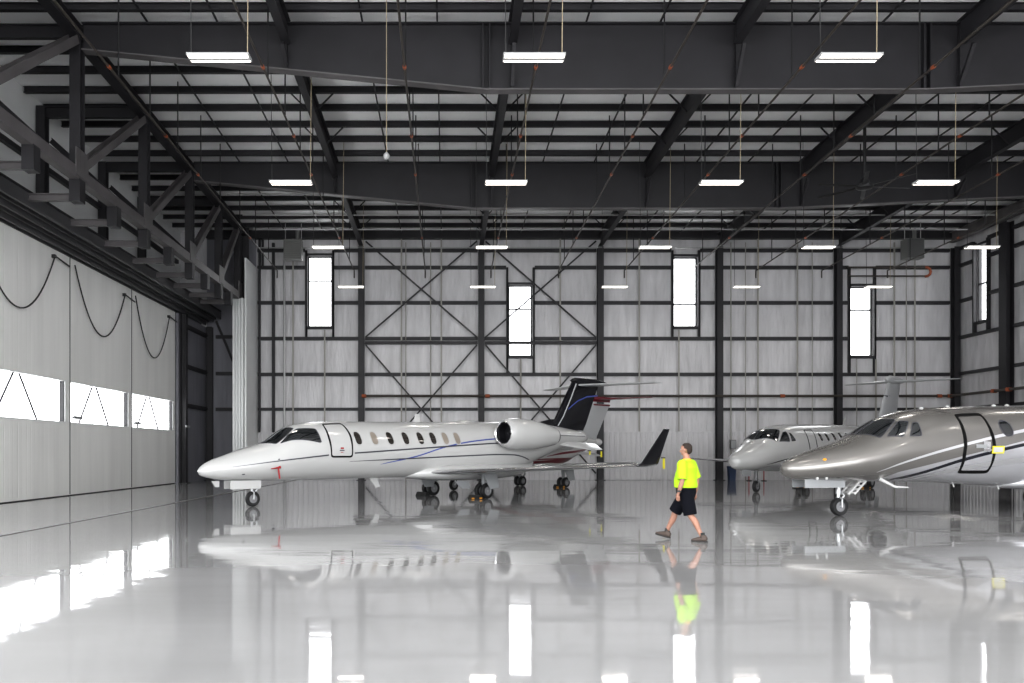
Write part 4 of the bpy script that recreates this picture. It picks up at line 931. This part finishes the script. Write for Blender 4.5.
g = MB(); q = surf(f, 2.62, fphi(f, 2.62, 1.02)); g.tube([(2.55,q.y+.12,.96),(2.80,q.y-.12,.76),(3.2,q.y-.12,.745)], [.05,.035,.02], 8); g.build('air_probe', M['jetwhite'], root, smooth=True)
g = MB()
for tt in (.75, .98): q = surf(f, tt, PHI(-50)); g.lathe([(-.05,0),(-.04,.03),(.04,.03),(.05,0)], tuple(q), 'z', 8)
for tt in (5.0, 6.5): g.tube([(tt, -.3, f.zb(tt)+.02), (tt+.06, -.3, f.zb(tt)-.09)], .02, 6)
for tt in (4.2, 5.05, 6.6, 7.05): g.lathe([(0,.06),(.03,.05),(.05,0)], (tt, -.1, f.zt(tt)-.01), 'z', 8)
g.build('small_antenna', M['jetwhite'], root)
for s in (-1, 1):
    g = MB(); foil(g, [((8.2,s*.4,.85),3.6,.11),((8.7,s*1.1,.9),3.2,.11),((11.4,s*8.6,1.35),1.0,.10)], le_mat=1); g.build('wing', [M['winggrey'], M['polish']], root, smooth=True, angle=40)
    engine(root, 11.3, 14.4, s*1.6, 2.45, 2.4, .45, .63, M['silver'], M['polish']); pylon(root, 12, s*.7, s*1.1, 2.4, 2.0, M['silver'])
    main_gear(root, 10.0, s*1.5, .30, .18, 1.0)
    g = MB(); foil(g, [((17.2,s*.05,5.3),1.6,.09),((18.6,s*3.4,5.35),.65,.09)]); g.build('tailplane', M['winggrey'], root, smooth=True, angle=40)
g = MB(); rings = []
for t, w, zb_, zt_ in ((6.7,.3,.68,.9),(7.5,.85,.62,1.05),(9.5,1.25,.55,1.15),(11.6,1.2,.6,1.15),(12.8,.7,.85,1.2),(13.4,.3,1.05,1.25)):
    rings.append([(t, w*cos(a), (zb_+zt_)/2+(zt_-zb_)/2*sin(a)) for a in [2*pi*j/28 for j in range(28)]])
g.loft(rings); g.build('wing_fairing', M['silverline'], root, smooth=True, angle=60)
g = MB(); foil(g, [((14.4,0,2.6),3.2,.10,(0,1,0)),((16.8,0,5.3),1.9,.10,(0,1,0))]); g.build('tail_fin', M['silver'], root, smooth=True, angle=40)
ng = nose_gear(root, 1.70, .24, .16, .98, M['strut'])
for s in (-1, 1):
    g = MB(); g.box((.48, s*.24-.015, .74), (1.68, s*.24+.015, .96)); g.build('gear_door', M['gearpaint'], ng)
g = MB()
for s in (-.14, .14):
    g.tube([(1.86,s,.55),(2.36,s,1.02)], .034, 8); g.tube([(2.05,s,.55),(2.52,s,1.0)], .03, 8)
    for i in range(5): g.tube([(1.90+.1*i,s,.59+.094*i),(2.12+.09*i,s,.61+.09*i)], .018, 6)
for i in range(3): g.tube([(1.90+.18*i,-.14,.59+.17*i),(1.90+.18*i,.14,.59+.17*i)], .016, 6)
g.build('drag_brace', M['jetwhite'], ng)
# ================================================================== walking person
def skin_union(parts, name, mats, parent, voxel=.012, smooth_it=4):
    """join closed parts (MB) into one continuous surface"""
    mb = MB()
    for p in parts: mb.add(p.v, p.f)
    o = mb.build(name + '_src', mats, None)
    r = o.modifiers.new('r', 'REMESH'); r.mode = 'VOXEL'; r.voxel_size = voxel; r.use_smooth_shade = True
    if smooth_it: s = o.modifiers.new('s', 'SMOOTH'); s.iterations = smooth_it; s.factor = .5
    dg = bpy.context.evaluated_depsgraph_get(); me = bpy.data.meshes.new_from_object(o.evaluated_get(dg)); me.name = name
    bpy.data.objects.remove(o, do_unlink=True)
    me.polygons.foreach_set('use_smooth', [True]*len(me.polygons))
    n = bpy.data.objects.new(name, me); COL.objects.link(n); n.parent = parent
    return n
def limb(pts, rs, n=16):
    m = MB(); P = [Vector(p) for p in pts]
    # resample smoothly
    xs = list(range(len(P))); fx, fy, fz = [pchip(xs, [p[k] for p in P]) for k in range(3)]
    ra = pchip(xs, [r[0] if isinstance(r, tuple) else r for r in rs]); rb = pchip(xs, [r[1] if isinstance(r, tuple) else r for r in rs])
    K = 6*(len(P)-1); Q = [i*(len(P)-1)/K for i in range(K+1)]
    m.tube([(fx(q), fy(q), fz(q)) for q in Q], [(ra(q), rb(q)) for q in Q], n); return m
def ball(c, r, n=16):
    m = MB(); r = r if isinstance(r, tuple) else (r, r, r); rings = []
    for i in range(1, n):
        a = -pi/2 + pi*i/n; rings.append([(c[0]+r[0]*cos(a)*cos(2*pi*j/n), c[1]+r[1]*cos(a)*sin(2*pi*j/n), c[2]+r[2]*sin(a)) for j in range(n)])
    m.loft(rings); return m
def torso(secs, n=24):
    m = MB(); rings = []
    for x, y, z, rx, ry in secs: rings.append([(x+rx*cos(2*pi*j/n), y+ry*sin(2*pi*j/n), z) for j in range(n)])
    m.loft(rings); return m
# local frame: +x forward, +y left, feet on z = 0
P = thing('person', 'walking person in bright yellow-green shirt and black shorts, seen from behind and to the left', 'person', (4.485, 15.83, 0), radians(180-38))
hipL, hipR = (-.02,.10,.92), (.02,-.10,.92)
kneeL, ankL = (-.11,.11,.50), (-.335,.10,.10)
kneeR, ankR = (.27,-.11,.53), (.45,-.12,.125)
shL, elL, wrL = (0,.225,1.42), (-.03,.29,1.13), (.04,.285,.90)
shR, elR, wrR = (0,-.225,1.42), (-.08,-.29,1.14), (-.06,-.285,.90)
parts = []
parts.append(torso([(0,0,.80,.10,.13),(0,0,.90,.135,.175),(.005,0,1.0,.14,.175),(.015,0,1.12,.135,.165),(.01,0,1.25,.125,.175),(-.005,0,1.36,.12,.195),(-.01,0,1.44,.09,.17),(-.005,0,1.49,.06,.09),(.0,0,1.53,.055,.06)]))
parts.append(limb([(-.005,0,1.46),(.005,0,1.54),(.015,0,1.62)], [.062,.058,.06]))
# head: skull, jaw, nose, ears, brow
hc = (.03, .0, 1.70)
parts.append(ball((.015,0,1.715), (.098,.078,.098))); parts.append(ball((.045,0,1.655), (.068,.060,.075))); parts.append(ball((.075,0,1.615), (.034,.034,.028)))
parts.append(limb([(.10,0,1.705),(.122,0,1.675),(.128,0,1.662),(.108,0,1.655)], [.010,.013,.016,.012], 10)); parts.append(ball((.095,0,1.722), (.018,.055,.014))); parts.append(ball((.098,0,1.632), (.014,.026,.010)))
for s in (-1, 1): parts.append(ball((.005, s*.082, 1.685), (.020,.011,.033)))
for hip, kn, an in ((hipL, kneeL, ankL), (hipR, kneeR, ankR)):
    mid = [(a+b)/2 for a, b in zip(kn, an)]; calf = (kn[0]*.68+an[0]*.32-.018, kn[1]*.68+an[1]*.32, kn[2]*.68+an[2]*.32)
    parts.append(limb([hip, [(a+b)/2 for a, b in zip(hip, kn)], kn, calf, [(a*.25+b*.75) for a, b in zip(kn, an)], an], [.092,.078,.058,.060,.042,.038]))
def foot(an, pitch, yaw=0):
    c, s = cos(pitch), sin(pitch)
    def T(x, z): return (an[0] + x*c - z*s, an[1], an[2] + x*s + z*c)
    return T
TL, TR = foot(ankL, 0.0), foot(ankR, .22)
for T in (TL, TR): parts.append(limb([T(-.05,-.045), T(0,-.03), T(.07,-.05), T(.15,-.065)], [.032,.038,.034,.022]))
def arm(sh, el, wr): parts.append(limb([sh, [(a*.55+b*.45) for a, b in zip(sh, el)], el, [(a*.6+b*.4) for a, b in zip(el, wr)], wr], [.058,.050,.042,.044,.029]))
arm(shL, elL, wrL); arm(shR, elR, wrR)
def hand(wr, s, fwd):
    x, y, z = wr
    parts.append(limb([(x,y,z+.01),(x+.008*fwd,y,z-.04),(x+.015*fwd,y,z-.085)], [(.026,.020),(.038,.018),(.036,.015)]))
    for i, (dx, L) in enumerate(((.030,.068),(.010,.078),(-.010,.072),(-.029,.056))):
        bx, bz = x+.012+dx, z-.085
        parts.append(limb([(bx,y,bz+.02),(bx+.004,y-s*.006,bz-L*.45),(bx+.004,y-s*.022,bz-L*.8),(bx,y-s*.04,bz-L*.98)], [.0095,.009,.0082,.0065], 8))
    parts.append(limb([(x+.030,y,z-.02),(x+.052,y-s*.012,z-.055),(x+.054,y-s*.022,z-.085),(x+.047,y-s*.028,z-.105)], [.013,.0115,.010,.0075], 8))
hand(wrL, 1, 1); hand(wrR, -1, 1)
skin_union(parts, 'body', M['skin'], P, .0075, 3)
for s in (-1, 1):
    e = ball((.098, s*.031, 1.700), .012, 10); e.build('eye', M['eye'], P, smooth=True)
# hair: short cap at the back and top
h = []
h.append(ball((.002,0,1.735), (.104,.086,.088))); h.append(ball((-.035,0,1.69), (.066,.079,.085)))
cut = skin_union(h, 'hair', M['hair'], P, .008, 2)
bm = bmesh.new(); bm.from_mesh(cut.data)
dele = [v for v in bm.verts if v.co.x > .02 and v.co.z < 1.745 + (v.co.x-.02)*.55 or (v.co.z < 1.70 and v.co.x > -.035)]
bmesh.ops.delete(bm, geom=dele, context='VERTS'); bm.to_mesh(cut.data); bm.free()
# shirt
sh = [torso([(.02,0,.985,.205,.238),(.02,0,1.02,.21,.24),(.03,0,1.12,.205,.235),(.02,0,1.25,.180,.235),(-.008,0,1.36,.165,.24),(-.012,0,1.43,.135,.225),(-.012,0,1.475,.09,.145),(-.005,0,1.505,.064,.075)])]
for a, b in ((shL, elL), (shR, elR)):
    m_ = [(p*.35+q*.65) for p, q in zip(a, b)]; e_ = [(p*.05+q*.95) for p, q in zip(a, b)]
    sh.append(limb([(a[0]-.005, a[1]*.7, a[2]+.005), a, m_, e_], [.080,.094,.088,.09]))
skin_union(sh, 'shirt', M['hivis'], P, .012, 3)
g = MB(); g.lathe([(0,.062),(.0,.074),(.045,.072),(.045,.062)], (-.004,0,1.485), 'z', 24, closed=True); g.build('collar', M['hivis_trim'], P, smooth=True)
# shorts
so = [torso([(.01,0,.80,.15,.18),(.01,0,.90,.178,.21),(.015,0,1.0,.178,.21),(.015,0,1.03,.17,.205)])]
for hip, kn in ((hipL, kneeL), (hipR, kneeR)):
    k_ = [(p*-.03+q*1.03) for p, q in zip(hip, kn)]; m_ = [(p*.5+q*.5) for p, q in zip(hip, kn)]
    so.append(limb([(hip[0], hip[1]*.9, hip[2]-.02), m_, k_], [.135,.128,.122]))
skin_union(so, 'shorts', M['shorts'], P, .012, 3)
# shoes, socks, watch
for T, an in ((TL, ankL), (TR, ankR)):
    g1 = [limb([T(-.085,-.045), T(-.04,-.035), T(.05,-.045), T(.14,-.06), T(.20,-.072)], [(.04,.040),(.046,.05),(.047,.045),(.046,.03),(.028,.02)]), limb([T(-.02,.03), T(-.02,-.05)], [.052,.055])]
    so_ = skin_union(g1, 'shoe', M['shoe'], P, .008, 2)
    g = MB(); prof = [(-.105,.0),(-.09,.036),(-.03,.042),(.05,.044),(.13,.050),(.19,.040),(.215,.0)]
    up = [(x, y) for x, y in prof] + [(x, -y) for x, y in reversed(prof[1:-1])]
    g.loft([[(T(x,-.100)[0], an[1]+y, T(x,-.100)[2]) for x, y in up], [(T(x,-.072)[0], an[1]+y, T(x,-.072)[2]) for x, y in up]]); g.build('sole', M['sole'], so_)
    g = limb([T(-.005,.0), T(0,.075)], [.046,.044]); g.build('sock', M['sock'], P, smooth=True)
g = MB(); g.lathe([(-.018,.030),(-.018,.040),(.018,.040),(.018,.030)], (wrL[0]-.008, wrL[1], wrL[2]+.03), 'z', 18, closed=True); g.box((wrL[0]-.03, wrL[1]+.034, wrL[2]+.012), (wrL[0]+.014, wrL[1]+.046, wrL[2]+.05)); g.build('wristwatch', M['cable'], P)
